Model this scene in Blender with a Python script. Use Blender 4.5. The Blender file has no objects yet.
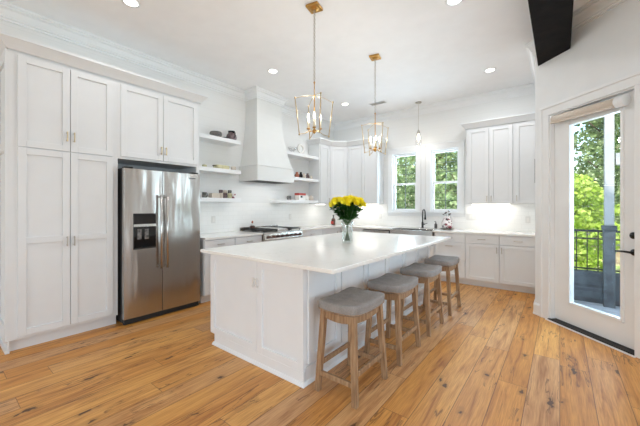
import bpy, math, random
from mathutils import Vector, Matrix
PI = math.pi
sc = bpy.context.scene
COL = sc.collection

# ------------------------------------------------------------------ camera
F = 307.0
cam = bpy.data.cameras.new('camera'); camo = bpy.data.objects.new('camera', cam); COL.objects.link(camo)
cam.sensor_fit = 'HORIZONTAL'; cam.sensor_width = 36.0; cam.lens = 36.0 * F / 640
cam.shift_y = -(213 - 206.8) / 640
camo.location = (0, 0, 1.35); camo.rotation_euler = (PI / 2, 0, math.radians(38.0))
cam.clip_start = 0.05; cam.clip_end = 200
sc.camera = camo

# ------------------------------------------------------------------ world, sun, window daylight, exposure
w = bpy.data.worlds.new('sky'); sc.world = w; w.use_nodes = True
nt = w.node_tree; nt.nodes.clear()
wo = nt.nodes.new('ShaderNodeOutputWorld'); bg = nt.nodes.new('ShaderNodeBackground'); sk = nt.nodes.new('ShaderNodeTexSky')
sk.sky_type = 'NISHITA'; sk.sun_disc = False; sk.sun_elevation = math.radians(48); sk.sun_rotation = math.radians(200); sk.air_density = 1.3; sk.dust_density = 2.5
bg.inputs['Strength'].default_value = 0.75
nt.links.new(sk.outputs[0], bg.inputs[0]); nt.links.new(bg.outputs[0], wo.inputs[0])
def lamp(kind, name, loc, power, color=(1, 1, 1), rot=(0, 0, 0), size=1, size_y=None, **kw):
    l = bpy.data.lights.new(name, kind); l.energy = power; l.color = color
    if kind == 'AREA':
        l.size = size
        if size_y: l.shape = 'RECTANGLE'; l.size_y = size_y
        elif kw.get('disk'): l.shape = 'DISK'
    if kind in ('POINT', 'SPOT'): l.shadow_soft_size = size
    if kind == 'SUN': l.angle = math.radians(1.5)
    if kind == 'SPOT': l.spot_size = kw.get('angle', 2.0); l.spot_blend = 0.6
    o = bpy.data.objects.new(name, l); COL.objects.link(o); o.location = loc; o.rotation_euler = rot
    return o
lamp('SUN', 'sun', (0, -10, 12), 9.5, (1.0, 0.93, 0.80), (math.radians(42), 0, math.radians(18)))
DAY = (0.74, 0.935, 1.15)
for k, x in enumerate((-3.0, -1.0, 1.3, 3.0)):      # daylight coming in by the living room windows behind the camera
    lamp('AREA', 'daylight_front_window', (x, -4.93, 1.45), 48, DAY, (PI / 2, 0, 0), 1.3, 2.1)
for k, y in enumerate((-3.4, -1.2, 1.0)):
    lamp('AREA', 'daylight_right_window', (3.93, y, 1.45), 50, DAY, (PI / 2, 0, PI / 2), 1.3, 2.1)
lamp('AREA', 'daylight_kitchen_window', (-2.645, 6.62, 1.87), 48, DAY, (-PI / 2, 0, 0), 0.5, 1.2)
lamp('AREA', 'daylight_kitchen_window', (-1.805, 6.62, 1.87), 48, DAY, (-PI / 2, 0, 0), 0.5, 1.2)
lamp('AREA', 'daylight_patio_door', (0.85, 4.85, 1.4), 75, DAY, (-PI / 2, 0, math.radians(-45)), 1.0, 2.0)
sc.view_settings.view_transform = 'Standard'; sc.view_settings.look = 'None'
sc.view_settings.gamma = 1; sc.view_settings.use_curve_mapping = False
sc.view_settings.exposure = -0.70
sc.cycles.max_bounces = 14; sc.cycles.diffuse_bounces = 8; sc.cycles.glossy_bounces = 5; sc.cycles.transmission_bounces = 8
sc.cycles.transparent_max_bounces = 16; sc.cycles.sample_clamp_indirect = 6
sc.cycles.caustics_reflective = False; sc.cycles.caustics_refractive = False

# ------------------------------------------------------------------ materials
def srgb(r, g, b):
    f = lambda c: (c / 255 / 12.92) if c / 255 <= 0.04045 else ((c / 255 + 0.055) / 1.055) ** 2.4
    return (f(r), f(g), f(b), 1)
class NT:
    def __init__(s, name):
        s.m = bpy.data.materials.new(name); s.m.use_nodes = True; s.t = s.m.node_tree
        s.b = s.t.nodes['Principled BSDF']; s.out = s.t.nodes['Material Output']
    def n(s, kind, **kw):
        x = s.t.nodes.new('ShaderNode' + kind)
        for k, v in kw.items():
            if k[0] == 'i' and k[1:].isdigit():
                i = int(k[1:])
                if isinstance(v, bpy.types.NodeSocket): s.t.links.new(v, x.inputs[i])
                else: x.inputs[i].default_value = v
            else: setattr(x, k, v)
        return x
    def math(s, op, a, b=0.0, c=None):
        x = s.n('Math', operation=op, i0=a, i1=b)
        if c is not None:
            if isinstance(c, bpy.types.NodeSocket): s.t.links.new(c, x.inputs[2])
            else: x.inputs[2].default_value = c
        return x.outputs[0]
    def mix(s, f, a, b, mode='MIX'):
        x = s.n('Mix', data_type='RGBA', blend_type=mode)
        for i, v in ((0, f), (6, a), (7, b)):
            if isinstance(v, bpy.types.NodeSocket): s.t.links.new(v, x.inputs[i])
            else: x.inputs[i].default_value = v
        return x.outputs[2]
    def ramp(s, f, stops):
        x = s.n('ValToRGB', i0=f); e = x.color_ramp.elements
        while len(e) < len(stops): e.new(0.5)
        for k, (p, c) in enumerate(stops): e[k].position = p; e[k].color = c
        return x.outputs[0]
    def link(s, a, name): s.t.links.new(a, s.b.inputs[name])
    def bump(s, h, strength=0.3, dist=0.01):
        x = s.n('Bump'); x.inputs['Strength'].default_value = strength; x.inputs['Distance'].default_value = dist
        s.t.links.new(h, x.inputs['Height']); s.link(x.outputs[0], 'Normal')
def plain(name, col, rough=0.5, metal=0.0, vary=0.04, scale=6.0, bump=0.0, **kw):
    t = NT(name); tc = t.n('TexCoord'); nz = t.n('TexNoise', i0=tc.outputs['Object']); nz.inputs['Scale'].default_value = scale; nz.inputs['Detail'].default_value = 3
    dark = tuple(c * (1 - 2 * vary) for c in col[:3]) + (1,); lite = tuple(min(1, c * (1 + vary)) for c in col[:3]) + (1,)
    t.link(t.ramp(nz.outputs[0], [(0.3, dark), (0.7, lite)]), 'Base Color')
    t.b.inputs['Roughness'].default_value = rough; t.b.inputs['Metallic'].default_value = metal
    for k, v in kw.items(): t.b.inputs[k.replace('_', ' ')].default_value = v
    if bump:
        n2 = t.n('TexNoise', i0=tc.outputs['Object']); n2.inputs['Scale'].default_value = scale * 12
        t.bump(n2.outputs[0], bump, 0.004)
    return t.m
M = {}
M['cabinet'] = plain('white_cabinet_paint', srgb(222, 224, 225), 0.38, vary=0.008)
M['island'] = plain('white_island_paint', srgb(227, 229, 231), 0.4, vary=0.008)
M['ceiling'] = plain('ceiling_paint', srgb(244, 245, 246), 0.8, vary=0.01)
M['wall'] = plain('wall_paint', srgb(230, 232, 233), 0.75, vary=0.01)
M['trim'] = plain('trim_paint', srgb(232, 234, 235), 0.35, vary=0.008)
M['hood'] = plain('hood_paint', srgb(220, 221, 219), 0.45, vary=0.008)
M['gold'] = plain('aged_brass', srgb(196, 150, 82), 0.3, 1.0, vary=0.08, scale=20)
M['pale_gold'] = plain('pale_gold_metal', srgb(200, 180, 146), 0.38, 1.0, vary=0.08, scale=20)
M['brass'] = plain('satin_brass', srgb(226, 208, 170), 0.32, 1.0, vary=0.03)
M['nickel'] = plain('satin_nickel', srgb(188, 182, 172), 0.3, 1.0, vary=0.03)
M['black'] = plain('matte_black', srgb(22, 22, 23), 0.35, vary=0.1)
M['iron'] = plain('cast_iron', srgb(26, 27, 28), 0.55, vary=0.1, bump=0.2)
M['gloss_black'] = plain('black_glass', srgb(10, 10, 12), 0.08, vary=0.1)
M['fridge_side'] = plain('charcoal_enamel', srgb(44, 43, 42), 0.5, vary=0.05)
M['white_ceramic'] = plain('white_ceramic', srgb(236, 234, 230), 0.15, vary=0.01)
M['plate'] = plain('outlet_plastic', srgb(222, 221, 218), 0.35, vary=0.01)
M['rubber'] = plain('dark_gasket', srgb(30, 27, 26), 0.6, vary=0.1)
M['candle'] = plain('ivory_sleeve', srgb(236, 226, 200), 0.5, vary=0.02)
M['stem'] = plain('flower_stem', srgb(62, 104, 44), 0.5, vary=0.15, scale=30)
M['yellow'] = plain('yellow_petal', srgb(255, 238, 50), 0.55, vary=0.06, scale=60)
M['clay'] = plain('terracotta', srgb(176, 104, 76), 0.6, vary=0.1)
M['smoke'] = plain('smoky_mauve_glaze', srgb(112, 94, 96), 0.2, vary=0.25, scale=25)
M['slate'] = plain('slate_glaze', srgb(112, 110, 108), 0.25, vary=0.35, scale=30)
M['olive'] = plain('pale_olive_glaze', srgb(206, 200, 160), 0.25, vary=0.15, scale=30)
M['red'] = plain('red_box', srgb(190, 62, 52), 0.4, vary=0.08)
M['dark_brown'] = plain('dark_brown_glaze', srgb(92, 62, 52), 0.3, vary=0.3, scale=40)
M['beige'] = plain('beige_ceramic', srgb(206, 194, 180), 0.3, vary=0.06)
M['bark'] = plain('tree_bark', srgb(112, 96, 84), 0.9, vary=0.3, scale=8, bump=0.6)
M['porch_paint'] = plain('grey_porch_paint', srgb(176, 176, 178), 0.6, vary=0.03)
M['slate_stone'] = plain('dark_slate_stone', srgb(100, 104, 108), 0.7, vary=0.22, scale=7, bump=0.3)
M['patio'] = plain('pale_stone_patio', srgb(214, 215, 218), 0.5, vary=0.1, scale=8, bump=0.1)
M['blind'] = plain('beige_blind_fabric', srgb(206, 194, 180), 0.85, vary=0.03, scale=40, bump=0.2)
M['beam'] = plain('dark_stained_beam', srgb(20, 15, 12), 0.85, vary=0.35, scale=9, bump=0.5, Specular_IOR_Level=0.15)

def shiplap_board():  # painted shiplap boards with slightly darker grooves
    t = NT('shiplap_paint'); tc = t.n('TexCoord'); s = t.n('SeparateXYZ', i0=tc.outputs['Object'])
    z = t.math('FRACT', t.math('DIVIDE', s.outputs[2], 0.14))
    g = t.math('LESS_THAN', z, 0.035)
    t.link(t.mix(g, srgb(225, 226, 225), srgb(219, 220, 219)), 'Base Color'); t.b.inputs['Roughness'].default_value = 0.5
    t.bump(t.math('SUBTRACT', 1.0, g), 0.15, 0.002)
    return t.m
M['shiplap'] = shiplap_board()
def tile():
    t = NT('white_subway_tile'); tc = t.n('TexCoord'); s = t.n('SeparateXYZ', i0=tc.outputs['Object'])
    h = t.math('ADD', s.outputs[0], s.outputs[1]); c = t.n('CombineXYZ', i0=h, i1=s.outputs[2])
    b = t.n('TexBrick', i0=c.outputs[0]); b.inputs['Scale'].default_value = 1.0; b.inputs['Mortar Size'].default_value = 0.0016; b.inputs['Brick Width'].default_value = 0.20; b.inputs['Row Height'].default_value = 0.075
    b.inputs['Color1'].default_value = srgb(243, 243, 241); b.inputs['Color2'].default_value = srgb(240, 240, 238); b.inputs['Mortar'].default_value = srgb(228, 228, 226)
    t.link(b.outputs[0], 'Base Color'); t.b.inputs['Roughness'].default_value = 0.22
    return t.m
M['tile'] = tile()
def quartz():
    t = NT('white_quartz'); tc = t.n('TexCoord')
    n1 = t.n('TexNoise', i0=tc.outputs['Object']); n1.inputs['Scale'].default_value = 2.2; n1.inputs['Detail'].default_value = 6; n1.inputs['Distortion'].default_value = 1.4
    vein = t.math('LESS_THAN', t.math('ABSOLUTE', t.math('SUBTRACT', n1.outputs[0], 0.5)), 0.006)
    sp = t.n('TexNoise', i0=tc.outputs['Object']); sp.inputs['Scale'].default_value = 90
    c = t.mix(t.math('MULTIPLY', vein, 0.25), t.ramp(sp.outputs[0], [(0.35, srgb(234, 233, 229)), (0.6, srgb(238, 237, 233))]), srgb(205, 203, 198))
    t.link(c, 'Base Color'); t.b.inputs['Roughness'].default_value = 0.13
    return t.m
M['quartz'] = quartz()
def steel(name, col, wav):
    t = NT(name); tc = t.n('TexCoord')
    mp = t.n('Mapping', i0=tc.outputs['Object']); mp.inputs['Scale'].default_value = (60, 60, 1.2)
    n1 = t.n('TexNoise', i0=mp.outputs[0]); n1.inputs['Scale'].default_value = 4; n1.inputs['Detail'].default_value = 4
    t.link(t.ramp(n1.outputs[0], [(0.3, tuple(c * 0.9 for c in col[:3]) + (1,)), (0.7, col)]), 'Base Color')
    t.b.inputs['Metallic'].default_value = 1; t.b.inputs['Roughness'].default_value = 0.24
    mp2 = t.n('Mapping', i0=tc.outputs['Object']); mp2.inputs['Scale'].default_value = (3.6, 3.6, 0.8)
    n2 = t.n('TexNoise', i0=mp2.outputs[0]); n2.inputs['Scale'].default_value = 1.6; n2.inputs['Detail'].default_value = 1.5
    t.bump(n2.outputs[0], wav, 0.05)
    return t.m
M['steel'] = steel('brushed_steel', srgb(190, 186, 181), 0.42)
M['steel_flat'] = steel('satin_steel', srgb(200, 197, 192), 0.05)
def planks():
    t = NT('oak_plank_floor'); tc = t.n('TexCoord'); s = t.n('SeparateXYZ', i0=tc.outputs['Object'])
    x, y = s.outputs[0], s.outputs[1]; W, L = 0.19, 1.9
    xr = t.math('DIVIDE', x, W); row = t.math('FLOOR', xr); fx = t.math('FRACT', xr)
    wn = t.n('TexWhiteNoise', noise_dimensions='1D', i1=row)
    yr = t.math('ADD', t.math('DIVIDE', y, L), t.math('MULTIPLY', wn.outputs[0], 7.3)); cell = t.math('FLOOR', yr); fy = t.math('FRACT', yr)
    cmb = t.n('CombineXYZ', i0=row, i1=cell); w2 = t.n('TexWhiteNoise', noise_dimensions='2D', i0=cmb.outputs[0])
    rnd = w2.outputs[0]
    shift = t.n('CombineXYZ', i0=t.math('MULTIPLY', rnd, 31.0), i1=t.math('MULTIPLY', rnd, 17.0), i2=rnd)
    p = t.n('VectorMath', operation='ADD', i0=tc.outputs['Object'], i1=shift.outputs[0])
    g = t.n('Mapping', i0=p.outputs[0]); g.inputs['Scale'].default_value = (9.0, 0.75, 1)
    n1 = t.n('TexNoise', i0=g.outputs[0]); n1.inputs['Scale'].default_value = 2.2; n1.inputs['Detail'].default_value = 8; n1.inputs['Distortion'].default_value = 0.9
    g2 = t.n('Mapping', i0=p.outputs[0]); g2.inputs['Scale'].default_value = (60, 2.2, 1)
    n2 = t.n('TexNoise', i0=g2.outputs[0]); n2.inputs['Scale'].default_value = 3; n2.inputs['Detail'].default_value = 4
    base = t.mix(0.5, srgb(222, 160, 80), t.ramp(rnd, [(0.0, srgb(198, 140, 72)), (0.25, srgb(222, 164, 88)), (0.5, srgb(206, 152, 92)), (0.70, srgb(240, 192, 116)), (0.85, srgb(214, 180, 142)), (1.0, srgb(200, 172, 146))]))
    grain = t.ramp(n1.outputs[0], [(0.28, srgb(180, 146, 112)), (0.46, srgb(238, 228, 216)), (0.64, srgb(255, 253, 250))])
    c = t.mix(0.85, base, grain, 'MULTIPLY')
    c = t.mix(0.45, c, t.ramp(n2.outputs[0], [(0.35, srgb(190, 168, 146)), (0.62, srgb(255, 255, 255))]), 'MULTIPLY')
    # knots
    g3 = t.n('Mapping', i0=p.outputs[0]); g3.inputs['Scale'].default_value = (4.6, 1.7, 1)
    nd = t.n('TexNoise', i0=p.outputs[0]); nd.inputs['Scale'].default_value = 14; nd.inputs['Detail'].default_value = 3
    dv = t.n('VectorMath', operation='SCALE', i0=nd.outputs[1]); dv.inputs[3].default_value = 0.30
    v3 = t.n('VectorMath', operation='ADD', i0=g3.outputs[0], i1=dv.outputs[0])
    vo = t.n('TexVoronoi', i0=v3.outputs[0], voronoi_dimensions='2D'); vo.inputs['Scale'].default_value = 1.0
    big = t.n('SeparateColor', i0=vo.outputs['Color'])
    rad = t.math('MULTIPLY', t.math('MAXIMUM', t.math('SUBTRACT', big.outputs[0], 0.35), 0.0), 0.085)
    dd = t.math('SUBTRACT', vo.outputs['Distance'], rad)
    knot = t.ramp(dd, [(0.0, (1, 1, 1, 1)), (0.025, (0.3, 0.3, 0.3, 1)), (0.13, (0, 0, 0, 1))])
    kn = t.math('MULTIPLY', knot, t.math('GREATER_THAN', big.outputs[0], 0.45))
    c = t.mix(t.math('MULTIPLY', kn, 0.92), c, srgb(66, 38, 18))
    # long cracks and mineral streaks
    g4 = t.n('Mapping', i0=p.outputs[0]); g4.inputs['Scale'].default_value = (11, 0.9, 1)
    n4 = t.n('TexNoise', i0=g4.outputs[0]); n4.inputs['Scale'].default_value = 1.3; n4.inputs['Detail'].default_value = 5; n4.inputs['Distortion'].default_value = 0.6
    cr = t.ramp(t.math('ABSOLUTE', t.math('SUBTRACT', n4.outputs[0], 0.5)), [(0.0, (1, 1, 1, 1)), (0.016, (0, 0, 0, 1))])
    n5 = t.n('TexNoise', i0=p.outputs[0]); n5.inputs['Scale'].default_value = 1.6
    crm = t.math('MULTIPLY', cr, t.math('GREATER_THAN', n5.outputs[0], 0.53))
    c = t.mix(t.math('MULTIPLY', crm, 0.8), c, srgb(92, 58, 32))
    ex = t.math('LESS_THAN', t.math('MINIMUM', fx, t.math('SUBTRACT', 1.0, fx)), 0.012)
    ey = t.math('LESS_THAN', t.math('MINIMUM', fy, t.math('SUBTRACT', 1.0, fy)), 0.0009)
    edge = t.math('MAXIMUM', ex, ey)
    c = t.mix(t.math('MULTIPLY', edge, 0.75), c, srgb(86, 54, 30))
    t.link(c, 'Base Color'); t.b.inputs['Roughness'].default_value = 0.36
    rr = t.n('MapRange', i0=n2.outputs[0]); rr.inputs[3].default_value = 0.38; rr.inputs[4].default_value = 0.54; t.link(rr.outputs[0], 'Roughness')
    t.bump(t.math('SUBTRACT', t.math('MULTIPLY', n1.outputs[0], 0.3), edge), 0.25, 0.003)
    return t.m
M['floor'] = planks()
def stool_wood():
    t = NT('weathered_wood'); tc = t.n('TexCoord'); mp = t.n('Mapping', i0=tc.outputs['Object']); mp.inputs['Scale'].default_value = (30, 30, 3)
    n = t.n('TexNoise', i0=mp.outputs[0]); n.inputs['Scale'].default_value = 2.0; n.inputs['Detail'].default_value = 6
    t.link(t.ramp(n.outputs[0], [(0.3, srgb(128, 98, 70)), (0.5, srgb(152, 120, 88)), (0.72, srgb(176, 146, 114))]), 'Base Color')
    t.b.inputs['Roughness'].default_value = 0.6; t.bump(n.outputs[0], 0.25, 0.004); return t.m
M['stool_wood'] = stool_wood()
def fabric():
    t = NT('grey_linen'); tc = t.n('TexCoord'); mp = t.n('Mapping', i0=tc.outputs['Object']); mp.inputs['Scale'].default_value = (1, 1, 1)
    a = t.n('TexNoise', i0=mp.outputs[0]); a.inputs['Scale'].default_value = 220; a.inputs['Detail'].default_value = 3
    b = t.n('TexNoise', i0=mp.outputs[0]); b.inputs['Scale'].default_value = 14
    c = t.mix(0.5, t.ramp(a.outputs[0], [(0.3, srgb(108, 105, 104)), (0.7, srgb(176, 171, 167))]), t.ramp(b.outputs[0], [(0.3, srgb(122, 119, 117)), (0.7, srgb(152, 148, 145))]))
    t.link(c, 'Base Color'); t.b.inputs['Roughness'].default_value = 0.95; t.bump(a.outputs[0], 0.4, 0.002); return t.m
M['fabric'] = fabric()
def glass(name, tint=(0.97, 0.99, 0.98, 1), fac=0.06, rough=0.0):
    t = NT(name); t.t.nodes.remove(t.b)
    tr = t.n('BsdfTransparent', i0=tint); gl = t.n('BsdfGlossy'); gl.inputs['Roughness'].default_value = rough
    fr = t.n('LayerWeight'); fr.inputs[0].default_value = 0.5
    mx = t.n('MixShader', i0=t.math('ADD', t.math('MULTIPLY', t.math('POWER', fr.outputs['Facing'], 5.0), 0.6), fac * 0.6), i1=tr.outputs[0], i2=gl.outputs[0]); t.t.links.new(mx.outputs[0], t.out.inputs[0]); return t.m
M['pane'] = glass('window_glass'); M['vase_glass'] = glass('clear_vase_glass', (0.93, 0.95, 0.945, 1), 0.22)
M['shade_glass'] = glass('clear_shade_glass', (0.95, 0.95, 0.95, 1), 0.12)
M['water'] = glass('vase_water', (0.96, 0.98, 0.97, 1), 0.05)
def emit(name, col, s):
    t = NT(name); t.b.inputs['Base Color'].default_value = col; t.b.inputs['Emission Color'].default_value = col; t.b.inputs['Emission Strength'].default_value = s; return t.m
M['bulb'] = emit('lit_bulb', (1.0, 0.90, 0.72, 1), 7); M['led'] = emit('lit_led_lens', (1.0, 0.96, 0.88, 1), 6)
M['display'] = emit('dispenser_display', (0.05, 0.06, 0.07, 1), 0.1)
def leaves(name, cs):
    t = NT(name); t.t.nodes.remove(t.b); tc = t.n('TexCoord')
    n = t.n('TexNoise', i0=tc.outputs['Object']); n.inputs['Scale'].default_value = 3.5; n.inputs['Detail'].default_value = 5
    c = t.ramp(n.outputs[0], [(0.32, cs[0]), (0.5, cs[1]), (0.68, cs[2])])
    d = t.n('BsdfDiffuse', i0=c); tl = t.n('BsdfTranslucent', i0=c); mx = t.n('MixShader', i0=0.4, i1=d.outputs[0], i2=tl.outputs[0])
    t.t.links.new(mx.outputs[0], t.out.inputs[0]); return t.m
M['leaf_bright'] = leaves('bright_leaves', (srgb(130, 160, 70), srgb(178, 204, 96), srgb(224, 234, 150)))
M['leaf_mid'] = leaves('mid_leaves', (srgb(96, 124, 84), srgb(148, 172, 122), srgb(206, 220, 180)))
M['leaf_dark'] = leaves('flower_leaves', (srgb(34, 66, 30), srgb(52, 92, 40), srgb(76, 120, 52)))
M['needle'] = leaves('pine_needles', (srgb(50, 80, 46), srgb(86, 118, 62), srgb(130, 158, 92)))
def lawn():
    t = NT('leafy_lawn'); tc = t.n('TexCoord'); n = t.n('TexNoise', i0=tc.outputs['Object']); n.inputs['Scale'].default_value = 0.9; n.inputs['Detail'].default_value = 8
    t.link(t.ramp(n.outputs[0], [(0.35, srgb(150, 128, 100)), (0.5, srgb(190, 184, 140)), (0.65, srgb(150, 176, 96))]), 'Base Color'); t.b.inputs['Roughness'].default_value = 0.95; return t.m
M['lawn'] = lawn()
def pattern():
    t = NT('white_with_dark_floral_print'); tc = t.n('TexCoord'); n = t.n('TexNoise', i0=tc.outputs['Object']); n.inputs['Scale'].default_value = 18; n.inputs['Detail'].default_value = 2
    n2 = t.n('TexNoise', i0=tc.outputs['Object']); n2.inputs['Scale'].default_value = 9
    k = t.math('GREATER_THAN', n.outputs[0], 0.55)
    t.link(t.mix(k, srgb(236, 232, 232), t.mix(t.math('GREATER_THAN', n2.outputs[0], 0.5), srgb(56, 50, 54), srgb(138, 66, 82))), 'Base Color'); t.b.inputs['Roughness'].default_value = 0.7; return t.m
M['print'] = pattern()

# ------------------------------------------------------------------ mesh helpers
class MB:
    def __init__(s): s.v = []; s.f = []; s.sm = []
    def add(s, vs, fs, smooth=False):
        o = len(s.v); s.v += [tuple(p) for p in vs]; s.f += [tuple(i + o for i in f) for f in fs]; s.sm += [smooth] * len(fs); return s
    def box(s, x0, x1, y0, y1, z0, z1):
        v = [(x, y, z) for z in (z0, z1) for y in (y0, y1) for x in (x0, x1)]
        return s.add(v, [(0, 2, 3, 1), (4, 5, 7, 6), (0, 1, 5, 4), (2, 6, 7, 3), (0, 4, 6, 2), (1, 3, 7, 5)])
    def prism(s, poly, z0, z1):
        n = len(poly); v = [(x, y, z0) for x, y in poly] + [(x, y, z1) for x, y in poly]
        return s.add(v, [tuple(range(n))[::-1], tuple(range(n, 2 * n))] + [(i, (i + 1) % n, n + (i + 1) % n, n + i) for i in range(n)])
    def lathe(s, prof, n=20, c=(0, 0, 0), smooth=True):
        v = []; f = []
        for r, z in prof:
            for k in range(n): a = 2 * PI * k / n; v.append((c[0] + r * math.cos(a), c[1] + r * math.sin(a), c[2] + z))
        for i in range(len(prof) - 1):
            for k in range(n): f.append((i * n + k, i * n + (k + 1) % n, (i + 1) * n + (k + 1) % n, (i + 1) * n + k))
        if prof[0][0] > 1e-5: f.append(tuple(range(n))[::-1])
        if prof[-1][0] > 1e-5: f.append(tuple((len(prof) - 1) * n + k for k in range(n)))
        return s.add(v, f, smooth)
    def tube(s, pts, r, n=8, smooth=True, rs=None):
        pts = [Vector(p) for p in pts]; v = []; f = []; up = None
        for i, p in enumerate(pts):
            d = (pts[min(i + 1, len(pts) - 1)] - pts[max(i - 1, 0)]).normalized()
            if up is None: up = Vector((0, 0, 1)) if abs(d.z) < 0.9 else Vector((1, 0, 0))
            a = d.cross(up).normalized(); b = a.cross(d).normalized(); up = b
            rr = rs[i] if rs else r
            for k in range(n): t = 2 * PI * (k + 0.5) / n; v.append(p + a * rr * math.cos(t) + b * rr * math.sin(t))
        for i in range(len(pts) - 1):
            for k in range(n): f.append((i * n + k, i * n + (k + 1) % n, (i + 1) * n + (k + 1) % n, (i + 1) * n + k))
        f += [tuple(range(n))[::-1], tuple((len(pts) - 1) * n + k for k in range(n))]
        return s.add(v, f, smooth)
    def bar(s, a, b, w, h=None):        # square bar between two points (w across, h the other way)
        a, b = Vector(a), Vector(b); h = h or w; d = (b - a).normalized()
        up = Vector((0, 0, 1)) if abs(d.z) < 0.8 else Vector((0, 1, 0))
        x = d.cross(up).normalized() * w / 2; y = x.cross(d).normalized() * h / 2
        v = [q + sx * x + sy * y for q in (a, b) for sx, sy in ((-1, -1), (1, -1), (1, 1), (-1, 1))]
        return s.add(v, [(3, 2, 1, 0), (4, 5, 6, 7)] + [(i, (i + 1) % 4, 4 + (i + 1) % 4, 4 + i) for i in range(4)])
    def sphere(s, c, r, n=12, sz=1.0):
        m = n // 2; return s.lathe([(max(1e-6, r * math.sin(PI * i / m)), -r * sz * math.cos(PI * i / m)) for i in range(m + 1)], n, c)
    def torus(s, c, R, r, n=16, m=6, axis='z', sx=1.0):
        pts = []
        v = []; f = []
        for i in range(n):
            a = 2 * PI * i / n
            for k in range(m):
                b = 2 * PI * k / m; x = (R + r * math.cos(b)) * math.cos(a) * sx; y = (R + r * math.cos(b)) * math.sin(a); z = r * math.sin(b)
                q = (x, y, z) if axis == 'z' else ((x, z, y) if axis == 'y' else (z, x, y))
                v.append((c[0] + q[0], c[1] + q[1], c[2] + q[2]))
        for i in range(n):
            for k in range(m): f.append((i * m + k, ((i + 1) % n) * m + k, ((i + 1) % n) * m + (k + 1) % m, i * m + (k + 1) % m))
        return s.add(v, f, True)
    def sweep(s, path, prof, closed=False):     # profile of (offset to the right of travel, z), mitred corners
        P = [Vector(p) for p in path]; n = len(prof); v = []; f = []
        for i, p in enumerate(P):
            a = (p - P[i - 1]).normalized() if i or closed else None; b = (P[(i + 1) % len(P)] - p).normalized() if i < len(P) - 1 or closed else None
            a = a if a is not None else b; b = b if b is not None else a
            na, nb = Vector((a.y, -a.x)), Vector((b.y, -b.x)); m = (na + nb); m = m / m.dot(na) if m.length > 1e-6 else na
            for o, z in prof: q = p + m * o; v.append((q.x, q.y, z))
        for i in range(len(P) - 1):
            for k in range(n): f.append((i * n + k, i * n + (k + 1) % n, (i + 1) * n + (k + 1) % n, (i + 1) * n + k))
        f += [tuple(range(n)), tuple((len(P) - 1) * n + k for k in range(n))[::-1]]
        return s.add(v, f)
    def build(s, name, mat, parent=None, bevel=0.0, loc=None, rz=None):
        me = bpy.data.meshes.new(name); me.from_pydata(s.v, [], s.f)
        me.polygons.foreach_set('use_smooth', s.sm); me.materials.append(M[mat] if isinstance(mat, str) else mat); me.update()
        import bmesh
        bm = bmesh.new(); bm.from_mesh(me); bmesh.ops.recalc_face_normals(bm, faces=bm.faces); bm.to_mesh(me); bm.free()
        o = bpy.data.objects.new(name, me); COL.objects.link(o)
        if parent is not None: o.parent = parent
        if loc: o.location = loc
        if rz is not None: o.rotation_euler.z = rz
        if bevel:
            b = o.modifiers.new('bevel', 'BEVEL'); b.width = bevel; b.segments = 2; b.limit_method = 'ANGLE'; b.angle_limit = math.radians(40)
        return o
def tag(o, label, cat=None, group=None, kind=None):
    o['label'] = label
    if cat: o['category'] = cat
    if group: o['group'] = group
    if kind: o['kind'] = kind
    return o
def thing(name, loc, rz, label, cat, group=None, kind=None):
    o = bpy.data.objects.new(name, None); COL.objects.link(o); o.location = loc; o.rotation_euler.z = rz; o.empty_display_size = 0.1
    return tag(o, label, cat, group, kind)
def dup(root, loc, rz, label, group=None):
    def cp(o, par):
        c = o.copy(); COL.objects.link(c)
        if par is not None: c.parent = par
        for ch in list(o.children): cp(ch, c)
        return c
    kids = list(root.children); r = root.copy(); COL.objects.link(r); r.location = loc; r.rotation_euler.z = rz
    for ch in kids: cp(ch, r)
    r['label'] = label
    if group: r['group'] = group
    return r
R90 = PI / 2; RD = -PI / 4
def struct(o, label): return tag(o, label, None, None, 'structure')

# ------------------------------------------------------------------ room shell
XL, YB, ZC = -4.50, 6.33, 3.42
DP = Vector((-0.246, 4.727)); DD = Vector((0.7071, -0.7071)); DN = Vector((0.7071, 0.7071))
def dpt(s, o=0.0): q = DP + DD * s + DN * o; return (q.x, q.y)
E_ = dpt(1.7)      # end of the diagonal wall
struct(MB().prism([(XL - .15, -5.15), (4.15, -5.15), (4.15, E_[1] + .15), (E_[0] + .1, E_[1] + .15), (dpt(0)[0] + .1, dpt(0)[1] + .1), (dpt(0)[0] + .1, YB + .15), (XL - .15, YB + .15)], -0.12, 0).build('floor', 'floor'), 'knotty oak plank floor running through the whole room')
struct(MB().prism([(XL - .6, -8.2), (4.6, -8.2), (4.6, 3.9), (1.15, 3.9), (.02, 5.0), (.02, 6.7), (XL - .6, 6.7)], ZC, ZC + .3).build('ceiling', 'ceiling'), 'smooth white ceiling')  # unseen eave added past the front wall to keep sun off its windows
struct(MB().box(XL - .15, XL, -5.15, YB + .15, -.12, ZC).build('wall_left', 'shiplap'), 'white boarded wall behind the range, shelves and refrigerator')
W1 = (-2.91, -2.38); W2 = (-2.07, -1.54); WZ = (1.25, 2.50)
wb = MB()
wb.box(XL, W1[0], YB, YB + .15, -.12, ZC).box(W1[1], W2[0], YB, YB + .15, -.12, ZC).box(W2[1], -.25, YB, YB + .15, -.12, ZC)
for a, b in (W1, W2): wb.box(a, b, YB, YB + .15, -.12, WZ[0]).box(a, b, YB, YB + .15, WZ[1], ZC)
struct(wb.build('wall_back', 'shiplap'), 'white boarded wall behind the sink with two windows')
struct(MB().box(-.25, -.10, 4.78, YB + .15, -.12, ZC).build('wall_return', 'wall'), 'short white wall end beside the last sink-side cabinet')
dw = MB()       # diagonal wall in its own frame: x along, y outwards
OP = (0.215, 1.115, 2.44)
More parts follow.
